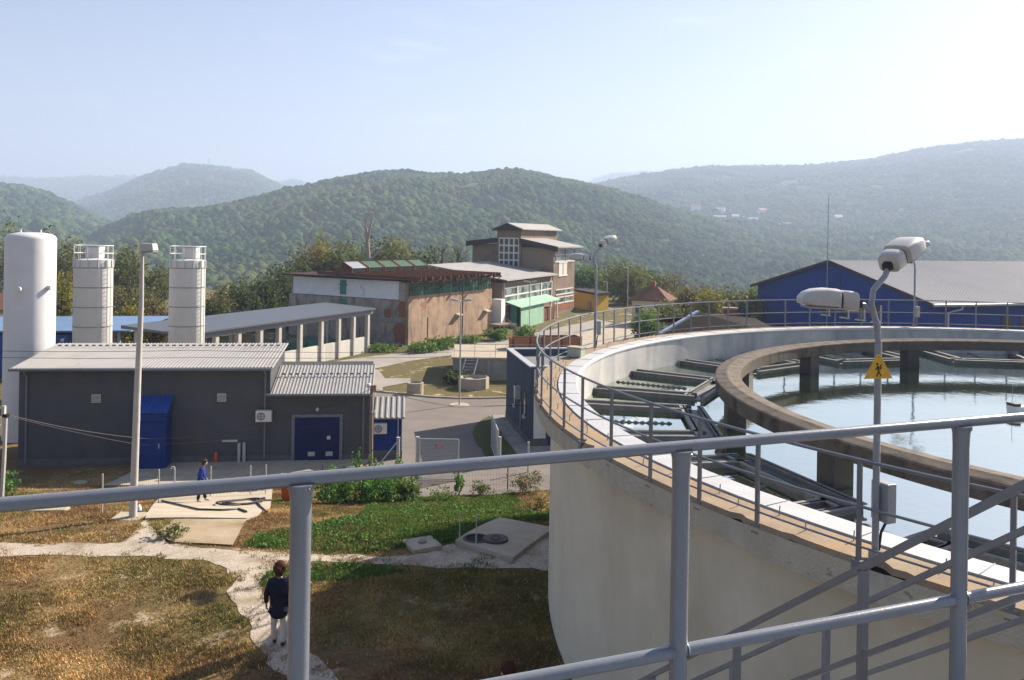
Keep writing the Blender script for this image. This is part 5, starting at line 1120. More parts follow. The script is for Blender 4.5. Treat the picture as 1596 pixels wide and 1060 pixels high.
for px, py, yt, Y, zf, lab in ((325, 262, 246, 2950, 0, "tiny pylon on top of the pointed hill"), (318, 349, 320, 900, 0, "lattice pylon rising from the woods of the main hill at left"), (680, 300, 276, 1080, 0, "lattice pylon near the crest of the main hill"), (868, 292, 276, 1150, 0, "thin mast on the crest of the main hill behind the tower block")):
    q = D(px, py, Y); zt_ = D(px, yt, Y).z; t = thing("power_pylon", lab, "pylon", q, "pylons on the hills"); hh = zt_ - q.z; mb = MB(); w_ = hh * .09; th = .0006 * Y * .5
    for sx, sy in ((-1, -1), (1, -1), (1, 1), (-1, 1)): mb.bar(q + Vector((sx * w_, sy * w_, -hh * .5)), (q.x + sx * w_ * .15, q.y + sy * w_ * .15, zt_), th, th)
    for k2 in range(5):
        f0, f1 = k2 / 5, (k2 + 1) / 5; a_ = w_ * (1 - .85 * f0); c_ = w_ * (1 - .85 * f1)
        mb.bar((q.x - a_, q.y, q.z + hh * f0), (q.x + c_, q.y, q.z + hh * f1), th * .7, th * .7); mb.bar((q.x + a_, q.y, q.z + hh * f0), (q.x - c_, q.y, q.z + hh * f1), th * .7, th * .7)
    mb.build("lattice", M['galv'], t); mb = MB()
    for f0 in (.72, .86): mb.bar((q.x - w_ * 1.6, q.y, q.z + hh * f0), (q.x + w_ * 1.6, q.y, q.z + hh * f0), th, th)
    mb.build("crossarm", M['galv'], t)

# ---------------------------------------------------------------- trees and bushes of the place
PAL = {'yellow': [(.20, .16, .02), (.14, .13, .022), (.10, .11, .022)], 'olive': [(.085, .095, .025), (.065, .08, .022), (.12, .11, .03)], 'dark': [(.030, .048, .016), (.045, .062, .020), (.022, .036, .013)], 'bright': [(.075, .14, .028), (.055, .11, .024), (.10, .16, .035)],
       'brown': [(.14, .095, .045), (.11, .085, .038), (.085, .08, .03)], 'rust': [(.145, .085, .04), (.115, .075, .035), (.085, .07, .03)], 'lush': [(.055, .15, .024), (.04, .10, .02), (.085, .19, .035)]}
def leaves(n_cl, per, cw, ch, cz, cx, cy, leaf, pal, spread=.20, drop=0.0):
    d = rng.normal(size=(n_cl, 3)); d /= np.linalg.norm(d, axis=1)[:, None]; rad = rng.random(n_cl) ** .45
    lob = 1 + .25 * np.sin(d[:, 0] * 4 + rng.random() * 6) + .15 * np.sin(d[:, 1] * 5 + d[:, 2] * 4 + rng.random() * 6)
    cen = d * rad[:, None] * lob[:, None] * np.array([cw / 2, cw / 2, ch / 2]) + np.array([cx, cy, cz])
    n = n_cl * per; c = np.repeat(cen, per, 0) + rng.normal(size=(n, 3)) * np.array([cw, cw, ch]) * spread * .5
    a = rng.normal(size=(n, 3)); a /= np.linalg.norm(a, axis=1)[:, None]; q = rng.normal(size=(n, 3)); bb_ = np.cross(a, q); bb_ /= np.linalg.norm(bb_, axis=1)[:, None]
    s = leaf * (.6 + .8 * rng.random((n, 1)))
    V = np.stack([c - a * s, c + bb_ * s * .6, c + a * s, c - bb_ * s * .6], 1).reshape(-1, 3)
    P_ = np.array(PAL[pal]) * 1.4; cl = P_[rng.integers(0, len(P_), n_cl)] * (.75 + .5 * rng.random((n_cl, 1))); col = np.repeat(cl, per, 0) * (.75 + .5 * rng.random((n, 1)))
    return V, np.repeat(col, 4, 0)
def limbs(mb, p, h, r, n, spread, rnd, depth=2):
    for k2 in range(n):
        a_ = rnd.uniform(0, 6.283); up = rnd.uniform(.35, .9); L = h * rnd.uniform(.35, .6); q0 = p + Vector((0, 0, h * rnd.uniform(.0, .35)))
        e = q0 + Vector((math.cos(a_) * spread * rnd.uniform(.5, 1), math.sin(a_) * spread * rnd.uniform(.5, 1), L * up)); mid = q0.lerp(e, .5) + Vector((rnd.uniform(-.1, .1) * h, rnd.uniform(-.1, .1) * h, .04 * h))
        mb.tube([q0, mid, e], [r * .6, r * .4, r * .12], 5)
        if depth: limbs(mb, mid, h * .5, r * .45, 2, spread * .6, rnd, depth - 1)
def tree(px, ytop, wpx, Y, pal, label, name="tree", bare=False, per=34, ncl=110, cfrac=.92, group=None, zbase=None, cat="tree"):
    q = D(px, ytop, Y); zb = gz(q.x, q.y) if zbase is None else zbase; h = q.z - zb; w_ = wpx * Y / F; rnd = random.Random(px * 31 + ytop)
    t = thing(name, label, cat, (q.x, q.y, zb), group); p0 = Vector((q.x, q.y, zb))
    mb = MB(); r = max(.05, .022 * h); mb.tube([p0 - Vector((0, 0, .3)), p0 + Vector((.02 * h, 0, h * .3)), p0 + Vector((-.01 * h, .01 * h, h * .6)), p0 + Vector((0.0, 0, h * .9))], [r * 1.2, r, r * .7, r * .2], 7)
    limbs(mb, p0 + Vector((0, 0, h * (.25 if not bare else .3))), h * .8, r, 9 if bare else 6, w_ * .5, rnd, 2 if bare else 1); mb.build("trunk", M['bark'], t)
    leaf = max(.12, 2.2 * Y / F) * (1.0 if not bare else .7)
    V, Cc = leaves(ncl if not bare else ncl // 2, per if not bare else 10, w_ * 1.15, h * cfrac * 1.08, zb + h * (1 - cfrac / 2) - h * .02, q.x, q.y, leaf, pal)
    k2 = V.reshape(-1, 4, 3)[:, :, 2].min(1) > zb; V = V.reshape(-1, 4, 3)[k2].reshape(-1, 3); Cc = Cc.reshape(-1, 4, 3)[k2].reshape(-1, 3)
    o = world_loc(t); cr = np_mesh("crown", V - np.array(o[:]), np.arange(len(V)).reshape(-1, 4), M['leaf'], Cc); cr.parent = t; return t
GB = "trees behind the yard buildings"
for a_ in [(98, 428, 48, 75, 'yellow', "round yellow green tree between the white tank and the left silo"), (106, 384, 58, 140, 'olive', "tall olive tree rising behind the left silo"), (20, 358, 60, 160, 'olive', "tree whose top shows left of the white tank dome"), (60, 380, 60, 150, 'dark', "dark tree mostly hidden behind the white tank"),
           (196, 398, 50, 130, 'olive', "olive tree just right of the left silo"), (206, 432, 66, 92, 'brown', "brownish thin tree between left silo and lamp post", True), (236, 452, 50, 88, 'rust', "rusty leaved tree right of the lamp post", True), (246, 425, 44, 130, 'olive', "olive tree left of the right silo"),
           (345, 456, 56, 96, 'brown', "brown edged tree right of the right silo"), (186, 452, 52, 84, 'brown', "brownish low tree at the right flank of the left silo"), (222, 462, 56, 80, 'olive', "olive bush standing behind the lamp post"), (248, 474, 46, 78, 'rust', "reddish bush left of the right silo's middle"), (200, 480, 50, 76, 'yellow', "yellow green low bush behind the blue shed roof"),
           (330, 470, 50, 86, 'dark', "dark bushy tree over the canopy roof beside the right silo"), (376, 443, 54, 98, 'dark', "dark tree over the left part of the canopy"), (410, 436, 56, 102, 'dark', "dark tree over the middle of the canopy"), (440, 422, 56, 108, 'dark', "dark tree left of the white hall wall"), (464, 408, 52, 112, 'dark', "dark round tree above the hall's left corner"),
           (478, 392, 36, 120, 'rust', "reddish brown tree above the hall's left end"), (502, 380, 44, 124, 'yellow', "yellow topped tree above the white hall wall"), (530, 384, 48, 121, 'olive', "olive tree left of the dead trunk"), (556, 390, 40, 118, 'olive', "low olive tree at the foot of the dead trunk"), (586, 377, 54, 126, 'dark', "dark green tree right of the dead trunk"), (622, 374, 56, 130, 'yellow', "yellowish autumn tree above the first roof lights"),
           (655, 392, 44, 124, 'dark', "dark low tree above the middle roof lights"), (690, 372, 44, 132, 'brown', "thin bare tree left of the tower block", True), (714, 376, 44, 134, 'rust', "second bare tree next to the tower block", True),
           (910, 418, 54, 152, 'bright', "bright green tree behind the yellow shed"), (942, 432, 44, 156, 'bright', "light green tree right of the twin lamp"), (975, 413, 58, 136, 'olive', "tall olive tree left of the red roofed house"), (1003, 424, 44, 146, 'dark', "dark green tree behind the red roofed house"), (1026, 432, 44, 142, 'olive', "olive tree behind the red roof chimney"), (1052, 424, 56, 126, 'rust', "bare reddish tree right of the red roofed house", True),
           (1076, 448, 50, 112, 'brown', "brownish tree behind the dark roofed house"), (1104, 460, 52, 104, 'yellow', "yellow olive tree behind the brick chimney"), (1134, 456, 56, 108, 'olive', "olive tree right of the brick chimney"), (1160, 462, 48, 110, 'yellow', "yellowish tree left of the blue hall"), (1178, 452, 44, 124, 'bright', "green tree at the left edge of the blue hall"),
           (252, 512, 52, 82, 'yellow', "yellow green bush under the canopy's left end"), (1008, 488, 44, 88, 'bright', "bright green shrub in front of the red roofed house"), (1044, 478, 50, 92, 'olive', "olive shrub right of the red roofed house"), (385, 500, 60, 92, 'dark', "dark shrub showing between the canopy posts"), (440, 492, 60, 95, 'dark', "dark shrub behind the canopy's middle posts"), (330, 508, 60, 90, 'dark', "dark shrub behind the canopy's left posts")]:
    tree(*a_[:6], bare=len(a_) > 6, group=GB)
for i, (px, yt, wp, yb, lab) in enumerate(((590, 538, 40, 548, "low weedy bush at the foot of the shaded hall wall"), (655, 532, 46, 549, "green bush at the hall's near corner"), (690, 528, 44, 544, "green bush along the sunny hall wall, second from the corner"), (728, 524, 34, 539, "small bush halfway along the sunny hall wall"), (815, 508, 30, 527, "small bush beside the timber stage"), (775, 514, 30, 531, "bush at the far end of the sunny hall wall"), (712, 575, 40, 598, "dark bush against the concrete basin"), (836, 585, 50, 612, "grassy bush at the pump house back wall"))):
    q = G(px, yb); tree(px, yt, wp, q.y, 'bright' if i < 6 else 'dark', lab, "bush", ncl=40, per=22, cfrac=1.05, group="bushes along the hall wall", cat="bush")
# lush bush by the lawn fence and weeds
def weed(px, yb, hgt, w_, pal, label, ncl, per, leaf, stems=5, name="bush", cat="bush"):
    q = G(px, yb); t = thing(name, label, cat, q); mb = MB(); rnd = random.Random(px)
    for k2 in range(stems):
        e = q + Vector((rnd.uniform(-.4, .4) * w_, rnd.uniform(-.3, .3) * w_, hgt * rnd.uniform(.6, .95))); mb.tube([q + Vector((rnd.uniform(-.2, .2) * w_, rnd.uniform(-.1, .1), -.1)), q.lerp(e, .5) + Vector((rnd.uniform(-.1, .1), 0, 0)), e], [.02, .014, .005], 5)
    mb.build("stems", M['bark'], t)
    V, Cc = leaves(ncl, per, w_, hgt * .9, q.z + hgt * .5, q.x, q.y, leaf, pal, .16); V[:, 2] = np.maximum(V[:, 2], q.z - .05)
    cr = np_mesh("foliage", V - np.array(q[:]), np.arange(len(V)).reshape(-1, 4), M['leaf'], Cc); cr.parent = t
weed(528, 786, 1.25, 1.7, 'lush', "dark part of the leafy bush left of the fence gap", 60, 40, .06); weed(590, 784, 1.35, 2.0, 'lush', "biggest bright green bush by the fence below the utility pole", 80, 40, .06)
weed(632, 782, 1.0, 1.3, 'bright', "lighter green bush at the right end by the asphalt", 50, 30, .055)
for px, yb, h_, lab in ((555, 782, 1.9, "tall leafy shoot rising over the handrail left of the utility pole"), (579, 781, 1.75, "leafy shoot in front of the utility pole"), (622, 779, 1.8, "leafy shoot in front of the gate post"), (714, 772, 1.0, "weedy climber on the dark fence post"), (535, 783, 1.35, "low leafy shoot at the left of the green bush")):
    weed(px, yb, h_, .38, 'lush', lab, 16, 16, .055, 3, "leafy_shoot", "plant")
weed(265, 838, .42, .75, 'olive', "small green weed growing on the dirt pad", 22, 24, .035, 4, "weed", "plant"); weed(820, 768, .9, 1.5, 'brown', "dry yellowish weeds at the tank's foot by the fence", 40, 26, .04, 6, "weed", "plant")
weed(750, 772, .6, 1.0, 'olive', "weeds at the asphalt edge between fence posts", 24, 22, .04, 5, "weed", "plant"); weed(8, 778, .9, .9, 'lush', "green plants at the foot of the left edge pole", 26, 24, .05, 4, "weed", "plant")
weed(835, 800, .5, 1.2, 'rust', "reddish dry weeds beside the cream wall", 26, 22, .04, 5, "weed", "plant"); weed(690, 782, .5, 1.4, 'bright', "low green weeds below the gate", 26, 22, .04, 5, "weed", "plant")
# dead tree behind the hall
q = D(574, 412, 112); zb = gz(q.x, q.y); zt_ = D(574, 322, 112).z
t = thing("dead_tree", "tall dead leafless tree standing behind the derelict hall", "tree", (q.x, q.y, zb)); hh = zt_ - zb; mb = MB(); o = Vector((q.x, q.y, zb))
mb.tube([o, o + Vector((.1, 0, hh * .45)), o + Vector((-.15, 0, hh * .68)), o + Vector((-.35, 0, hh * .80))], [.36, .30, .24, .15], 8)
mb.tube([o + Vector((-.13, 0, hh * .66)), o + Vector((.25, 0, hh * .82)), o + Vector((.75, 0, hh)), ], [.18, .11, .04], 6); mb.tube([o + Vector((-.35, 0, hh * .79)), o + Vector((-.45, 0, hh * .88)), o + Vector((.1, 0, hh * .97))], [.13, .07, .02], 6)
mb.tube([o + Vector((.1, 0, hh * .5)), o + Vector((1.6, 0, hh * .60)), o + Vector((3.2, .2, hh * .74))], [.2, .14, .05], 6); mb.tube([o + Vector((-.2, 0, hh * .7)), o + Vector((-.8, 0, hh * .78)), o + Vector((-1.3, 0, hh * .9))], [.08, .05, .015], 5)
mb.build("trunk", M['barkpale'], t); mb = MB(); rnd = random.Random(3)
for k2 in range(14):
    s = o + Vector((rnd.uniform(-.5, .6), 0, hh * rnd.uniform(.72, .95))); mb.tube([s, s + Vector((rnd.uniform(-.8, .8), rnd.uniform(-.5, .5), rnd.uniform(.3, 1.3)))], [.035, .01], 4)
mb.build("branches", M['barkpale'], t)
# roofs of the village at far left
FVL = [(100, 425, 190, 'r', "red roofed house above the yellow tree at far left"), (116, 428, 200, 'w', "white house beside the left silo far behind"), (6, 418, 180, 'r', "reddish house at the left picture edge behind the tank"), (6, 470, 120, 'r', "brown red house low at the left picture edge"), (258, 458, 170, 'r', "red roofed house left of the right silo"), (236, 474, 150, 'r', "long reddish roof behind the lamp post"), (206, 478, 140, 'r', "brown roof low behind the left silo")]
for px, py, Y, kd, lab in FVL:
    q = D(px, py, Y); zg_ = gz(q.x, q.y); fr = Frame((q.x, q.y, 0), R(random.uniform(-30, 30))); w_ = 9 if kd == 'r' else 6
    house("distant_house", lab, "house", fr, -w_ / 2, w_ / 2, -3, 3, zg_ - 1, q.z - .9, q.z + 1.2, mv_ if kd == 'w' else M['creamwall'], M['tile'] if kd == 'r' else M['roof'], .6, .4, ((0, -w_ / 4, q.z - 2.4, .9, 1.0), (0, w_ / 4, q.z - 2.4, .9, 1.0)))

# ---------------------------------------------------------------- lamp posts, poles, cables
q = G(207, 808); zt_ = D(218, 388, q.y).z; t = thing("lamp_post", "tall tapering grey lamp post with box head standing on the lawn", "lamp", q)
dx = D(222, 388, q.y).x - q.x
MB().tube([q - Vector((0, 0, .1)), q + Vector((dx * .5, 0, (zt_ - q.z) * .5)), Vector((q.x + dx * .94, q.y, q.z + (zt_ - q.z) * .8)), Vector((q.x + dx, q.y, zt_))], [.115, .095, .072, .045], 16).build("pole", M['postconc'], t, True)
hq = Vector((q.x + dx, q.y, zt_)); fr = Frame(hq, R(-8)); hd = MB().hexa([fr(*p) for p in ((-.02, -.16, -.08), (.44, -.16, -.04), (.44, .16, -.04), (-.02, .16, -.08), (.0, -.14, .17), (.40, -.14, .17), (.40, .14, .17), (.0, .14, .17))]).build("lamp_head", M['lampwhite'], t, bevel=.02)
MB().hexa([fr(*p) for p in ((.04, -.13, -.12), (.42, -.13, -.09), (.42, .13, -.09), (.04, .13, -.12), (.03, -.14, -.081), (.43, -.14, -.045), (.43, .14, -.045), (.03, .14, -.081))]).build("lens", M['glass'], hd)
MB().box(-.55, .3, -.35, .4, -.15, .06, Frame(q, 0)).build("footing", M['concrete'], t); MB().box(.09, .15, -.05, .05, 2.95, 3.1, Frame(q, 0)).build("cable_clamp", M['acwhite'], t)
mb = MB(); mb.box(-.03, .03, -.118, -.10, .8, 1.3, Frame(q, 0)); mb.build("service_door", M['postconc'], t)
def yard_lamp(px, yb, yt, label, Y=None, r=.06, two=True, dirs=((-1, 0), (1, .15))):
    q = G(px, yb) if Y is None else D(px, yb, Y)
    if Y is not None: q.z = gz(q.x, q.y)
    zt = D(px, yt, q.y).z; t = thing("yard_lamp", label, "lamp", q, "slim lamp posts in the yard")
    MB().tube([q, Vector((q.x, q.y, zt))], [r, r * .7], 10).build("pole", M['galv'], t, True); top_ = Vector((q.x, q.y, zt))
    for i, (sx, up) in enumerate(dirs if two else dirs[:1]):
        yaw = 0 if sx > 0 else math.pi; fr = dirframe(top_ + Vector((sx * .2, 0, .05)), yaw, R(5)); MB().tube([top_ - Vector((0, 0, .05)), top_ + Vector((sx * .1, 0, .05)), top_ + Vector((sx * .3, 0, .06))], r * .6, 8).build("arm", M['galv'], t, True)
        lamp_head(fr, None).build("lamp_head", M['lampwhite'] if sx < 0 else M['lampgrey'], t, True)
    MB().lathe([(.001, .03), (.62, .03), (.66, -.05)], q + Vector((0, 0, .03)), 24).build("footing", M['concrete'], t); return t
yard_lamp(716, 632, 470, "slim double headed lamp post at the edge of the asphalt yard"); yard_lamp(825, 526, 440, "thin lamp post in front of the mint green shelter", r=.05)
yard_lamp(978, 480, 418, "thin pale lamp post in front of the olive tree", Y=118, r=.07, two=False); yard_lamp(946, 478, 440, "small lamp post right of the yellow shed", Y=128, two=False)
q = D(578, 725, 38.0); q.z = gz(q.x, q.y); zt_ = D(577, 604, 38.0).z; t = thing("utility_pole", "weathered wooden utility pole at the annex corner carrying cables", "pole", q); up_ = Vector((q.x - .02, q.y, zt_))
MB().tube([q - Vector((0, 0, .2)), up_], [.10, .075], 10).build("pole", M['wood'], t, True); mb = MB(); mb.ico(up_ + Vector((-.12, -.1, .1)), .11, 2, (1, 1, 1.1)); mb.build("lamp_globe", M['acwhite'], t, True)
MB().box(-.10, .14, -.12, .1, zt_ - .12, zt_ + .12, Frame((up_.x + .08, up_.y, 0))).build("junction_box", M['wood'], t)
for z_ in (zt_ - .35, zt_ - 1.1): MB().tube([Vector((up_.x, up_.y - .05, z_)), Vector((up_.x + .18, up_.y - .12, z_)), Vector((up_.x + .18, up_.y - .12, z_ + .1))], .03, 6).build("insulator", M['acwhite'], t)
qe = D(2, 776, 30); qe.z = gz(qe.x, qe.y); zt_e = D(9, 650, 30).z; t = thing("edge_pole", "pale leaning timber pole with dark cap at the left picture edge", "pole", qe); te = Vector((D(9, 650, 30).x, 30, zt_e))
MB().tube([qe - Vector((0, 0, .2)), qe.lerp(te, .5) + Vector((.02, 0, 0)), te], [.075, .07, .06], 8).build("pole", M['postconc'], t, True); MB().tube([te, te + Vector((0, 0, .10))], .12, 8).build("cap", M['dark'], t); MB().box(-.08, .03, -.06, .06, zt_e + .11, zt_e + .40, Frame((te.x - .05, te.y, 0))).build("box", M['postconc'], t)
def cable(pts, label, mt, r=.014, sag=.0, group="overhead cables"):
    P_ = [Vector(p) for p in pts]; path = []
    for a_, b_ in zip(P_, P_[1:]):
        for k2 in range(14): f = k2 / 14; path.append(a_.lerp(b_, f) - Vector((0, 0, 4 * sag * f * (1 - f))))
    path.append(P_[-1]); tag(MB().tube(path, r, 5).build("overhead_cable", mt, None, True), label, "cable", group)
cable([te + Vector((0, 0, .1)), D(230, 684, 34.5), D(412, 664, 36), up_ + Vector((0, 0, -.05))], "black cable sweeping from the utility pole down across the grey wall", M['cable'], .010, .12)
cable([te + Vector((0, 0, .05)), D(220, 694, 34), D(400, 681, 36), up_ + Vector((.1, -.05, -1.1))], "second thinner cable low across the grey building front", M['cable'], .007, .05)
cable([up_ + Vector((.1, 0, -.05)), D(690, 631, 40), D(790, 632, 43), D(870, 628, 46)], "dark cable running right from the utility pole over the asphalt", M['cable'], .016, .05)
cable([D(-60, 546, 30), D(300, 546, 33), D(700, 549, 38)], "upper thin cable stretched over the grey building roof", M['cable'], .009, .05)
cable([D(-60, 556, 30), D(300, 557, 33), D(700, 556, 38)], "lower thin cable stretched over the grey building roof", M['cable'], .009, .05)

# ---------------------------------------------------------------- fence, gate and small things of the lawn
pts = [Vector((-26, 25.6, 0)), Vector((-17.5, 26.0, 0)), G(159, 800), G(247, 786), G(328, 776), G(390, 774), G(414, 772), G(502, 772), G(600, 774), G(714, 768), G(791, 764), Vector((1.6, 31.6, 0))]
pts = [Vector((p.x, p.y, gz(p.x, p.y))) for p in pts]
t = thing("wire_fence", "low green wire mesh fence with thin posts along the lawn edge", "fence", pts[3]); FHt = 1.12; mbw = MB()
for i, (a_, b_) in enumerate(zip(pts, pts[1:])):
    n = max(1, round((b_ - a_).length / 3.4))
    for k2 in range(n):
        p = a_.lerp(b_, k2 / n); p.z = gz(p.x, p.y); q = a_.lerp(b_, (k2 + 1) / n); q.z = gz(q.x, q.y)
        light = i < 7
        MB().tube([p - Vector((0, 0, .2)), p + Vector((0, 0, FHt + .12))], .026 if light else .026, 8).build("fence_post", M['postconc'] if light else M['fencegreen'], t)
        for z_ in np.linspace(.06, FHt, 6): mbw.bar(p + Vector((0, 0, z_)), q + Vector((0, 0, z_)), .004, .004)
        L = (q - p).length
        for w_ in np.arange(.1, L, .13): c_ = p.lerp(q, w_ / L); mbw.bar(c_ + Vector((0, 0, .05)), c_ + Vector((0, 0, FHt)), .0035, .0035)
mbw.build("wire_mesh", M['fencegreen'], t)["kind"] = "stuff"
def gate_leaf(A, B, h, label, diag=True):
    A, B = Vector(A), Vector(B); t = thing("yard_gate", label, "gate", A, "gate leaves of the yard"); Zv = Vector((0, 0, 1))
    for p in (A, B): MB().tube([p + Zv * .05, p + Zv * h], .03, 8).build("stile", M['galv'], t)
    for z_ in (.08, h): MB().tube([A + Zv * z_, B + Zv * z_], .03, 8).build("frame_rail", M['galv'], t)
    mb = MB(); L = (B - A).length
    for w_ in np.arange(.06, L, .06): c_ = A.lerp(B, w_ / L); mb.bar(c_ + Zv * .08, c_ + Zv * h, .010, .010)
    for z_ in np.arange(.14, h, .06): mb.bar(A + Zv * z_, B + Zv * z_, .010, .010)
    mb.build("wire_mesh", M['meshgrey'], t)["kind"] = "stuff"; return t
ga = D(653, 735, 37.0); gb = D(714, 735, 37.0); ga.z = gb.z = gz(ga.x, ga.y); hgt = D(653, 684, 37).z - ga.z
t = gate_leaf(ga, gb, hgt, "closed grey wire mesh gate leaf carrying a small red sign")
sp_ = D(686, 696, 36.93); frs = Frame((sp_.x, sp_.y, 0)); mb = MB()
for x0, x1, z0, z1 in ((-.20, -.16, -.08, .08), (-.20, -.06, .05, .08), (-.20, -.06, -.08, -.05), (-.10, -.06, -.05, .0), (.02, .06, -.05, .06), (.12, .17, -.05, .06), (.06, .12, .02, .06)): mb.box(sp_.x * 0 + x0, x1, -.01, .01, sp_.z + z0, sp_.z + z1, frs)
mb.build("red_sign", M['red'], t); MB().box(.2, .45, -.06, .06, .7, .8, Frame(D(700, 715, 37).xy.to_3d() + Vector((0, 0, gz(0, 37))))).build("latch", M['galv'], t)
pa = D(651, 735, 36.9); pa.z = gz(pa.x, pa.y)
for px, Y, yt, lab in ((620, 36.6, 683, "left grey gate post beside the blue kiosk"), (650, 37.0, 682, "grey gate post carrying the closed mesh leaf"), (778, 39.6, 682, "right grey gate post carrying the open leaf"), (823, 38.5, 690, "thin grey post on the concrete path by the pump house")):
    q = D(px, 735, Y); q.z = gz(q.x, q.y); zt_ = D(px, yt, Y).z; t = thing("gate_post", lab, "post", q, "posts of the yard gate"); MB().tube([q - Vector((0, 0, .2)), Vector((q.x, q.y, zt_))], .075 if px != 823 else .04, 10).build("shaft", M['galv'], t, True); MB().tube([Vector((q.x, q.y, zt_)), Vector((q.x, q.y, zt_ + .04))], .085 if px != 823 else .05, 10).build("cap", M['lampwhite'], t)
    if px == 620: MB().tube([Vector((q.x, q.y, zt_ - .1)), D(588, 728, 36.2)], .03, 6).build("brace", M['galv'], t)
gc = D(776, 717, 39.6); gd = D(766, 690, 43.0); gc.z = gd.z = gz(0, 40); gate_leaf(gc, gd, 1.65, "open grey wire mesh gate leaf seen edge on near the pump house")
# manholes
o1 = P(742, 846, gz(-1, 23.4) + .14); 
oc = G(742, 847); oc.z += .125; t = thing("open_manhole", "open round manhole hole in the pale chamber slab", "manhole", oc); MB().lathe([(.001, .006), (.30, .006)], oc, 28).build("shaft", M['dark'], t); MB().lathe([(.30, .004), (.30, .03), (.36, .03), (.37, .0)], oc, 28).build("rim", M['lid'], t, True)  # shaft is a flat disc, the darkness of its depth put into the colour
oc = G(772, 849); oc.z += .125; t = thing("manhole_lid", "round dark iron lid lying beside the open manhole", "lid", oc); MB().lathe([(.001, .075), (.30, .075), (.345, .06), (.35, .0)], oc, 32).build("plate", M['lid'], t, True); MB().lathe([(.12, .07), (.12, .088), (.16, .088), (.16, .07)], oc, 24).build("ring", M['lid'], t)
oc = G(658, 851); fr = Frame(oc, R(28)); t = thing("valve_slab", "small square pale slab with round valve cap in the grass", "slab", oc); MB().box(-.42, .42, -.42, .42, -.1, .10, fr).build("slab", M['concrete'], t, bevel=.02); MB().lathe([(.001, .05), (.11, .05), (.12, 0)], oc + Vector((0, 0, .10)), 20).build("valve_cap", M['concretegrey'], t)
for px, yb, yt, lab in ((742, 856, 802, "thin steel rod standing at the open manhole"), (716, 846, 800, "thin steel rod in the grass beside the chamber slab")):
    q = G(px, yb); zt_ = D(px, yt, q.y).z; tag(MB().tube([q - Vector((0, 0, .1)), Vector((q.x, q.y, zt_))], .018, 6).build("marker_rod", M['galv']), lab, "rod", "thin marker rods")
oc = G(125, 755); t = thing("round_cover", "round white manhole cover in the shaded grass by the grey building", "manhole", oc); MB().lathe([(.001, .12), (.24, .12), (.27, .10), (.28, -.05)], oc, 28).build("cover", M['concrete'], t, True); MB().lathe([(.28, -.05), (.28, .04), (.35, .03), (.36, -.05)], oc, 28).build("rim", M['brick'], t)
oc = G(74, 797); fr = Frame(oc, R(6)); t = thing("flat_slab", "pale flat concrete slab in the dry grass under the handrail", "slab", oc); MB().box(-.55, .6, -.2, .25, -.1, .10, fr).build("slab", M['concrete'], t, bevel=.02)
oc = G(216, 803); t = thing("canister", "small white plastic canister with blue label at the lamp post foot", "canister", oc); MB().lathe([(.001, 0), (.085, 0), (.09, .22), (.05, .31), (.03, .33), (.03, .38), (.001, .38)], oc, 14).build("bottle", M['whitepaint'], t, True); MB().lathe([(.092, .04), (.094, .05), (.094, .15), (.092, .16)], oc, 14).build("label_band", M['bluebright'], t); MB().lathe([(.036, .34), (.036, .40), (.001, .405)], oc, 10).build("cap", M['red'], t)
# orange bin behind the handrail post
ob = G(452, 781); fr = Frame(ob, R(10)); t = thing("orange_bin", "orange plastic bin standing in the grass behind the handrail post", "bin", ob)
MB().hexa([fr(*p) for p in ((-.27, -.24, .02), (.27, -.24, .02), (.27, .24, .02), (-.27, .24, .02), (-.36, -.3, .92), (.36, -.3, .92), (.36, .3, .92), (-.36, .3, .92))]).build("body", M['orange'], t, bevel=.03); MB().box(-.38, .38, -.33, .33, .93, 1.0, fr).build("lid", mat("orange_lid", (.72, .25, .06), (.65, .21, .05), 6, .5), t, bevel=.02); MB().tube([fr(-.3, .3, .98), fr(.3, .3, .98)], .03, 8).build("grip", M['black'], t)
# hoses on the ramp slab
def hose(pts_px, label, r=.032):
    path = []
    for a_, b_ in zip(pts_px, pts_px[1:]):
        for k2 in range(3): f = k2 / 3; p = G(a_[0] + (b_[0] - a_[0]) * f, a_[1] + (b_[1] - a_[1]) * f); path.append(p + Vector((0, 0, .075 + r)))
    tag(MB().tube(path, r, 8).build("hose", M['black'], None, True), label, "hose", "black hoses on the ramp slab")
hose([(252, 785), (285, 793), (310, 799), (345, 800), (372, 798), (390, 805)], "long black hose lying across the front of the ramp slab")
mb = MB(); cq = G(376, 787); path = []
for k2 in range(100):
    f = k2 / 99; a_ = f * 2 * math.pi * 3.0 + .8; rr = .62 + .12 * math.sin(a_ * .7) + .06 * f; p = cq + Vector((rr * .85 * math.cos(a_) + .08 * math.sin(f * 9), rr * 2.1 * math.sin(a_), 0)); p.z = gz(p.x, p.y) + .105 + .05 * f + .02 * math.sin(a_ * 2); path.append(p)
e = path[-1]
for px, py in ((398, 783), (406, 794), (416, 803)): p = G(px, py); p.z += .10; path.append(p)
tag(mb.tube(path, .030, 8).build("hose", M['black'], None, True), "loosely coiled black hose on the ramp slab", "hose", "black hoses on the ramp slab")
q = G(272, 759); t = thing("gooseneck_pipe", "thin pale gooseneck pipe on the apron beside the worker", "pipe", q); MB().tube([q, q + Vector((0, 0, .72)), q + Vector((-.03, 0, .84)), q + Vector((-.12, 0, .86)), q + Vector((-.16, 0, .76))], .03, 8).build("pipe", M['galv'], t, True); MB().lathe([(.001, 0), (.07, 0), (.07, .03), (.001, .03)], q + Vector((0, 0, .02)), 12).build("flange", M['galvdark'], t)

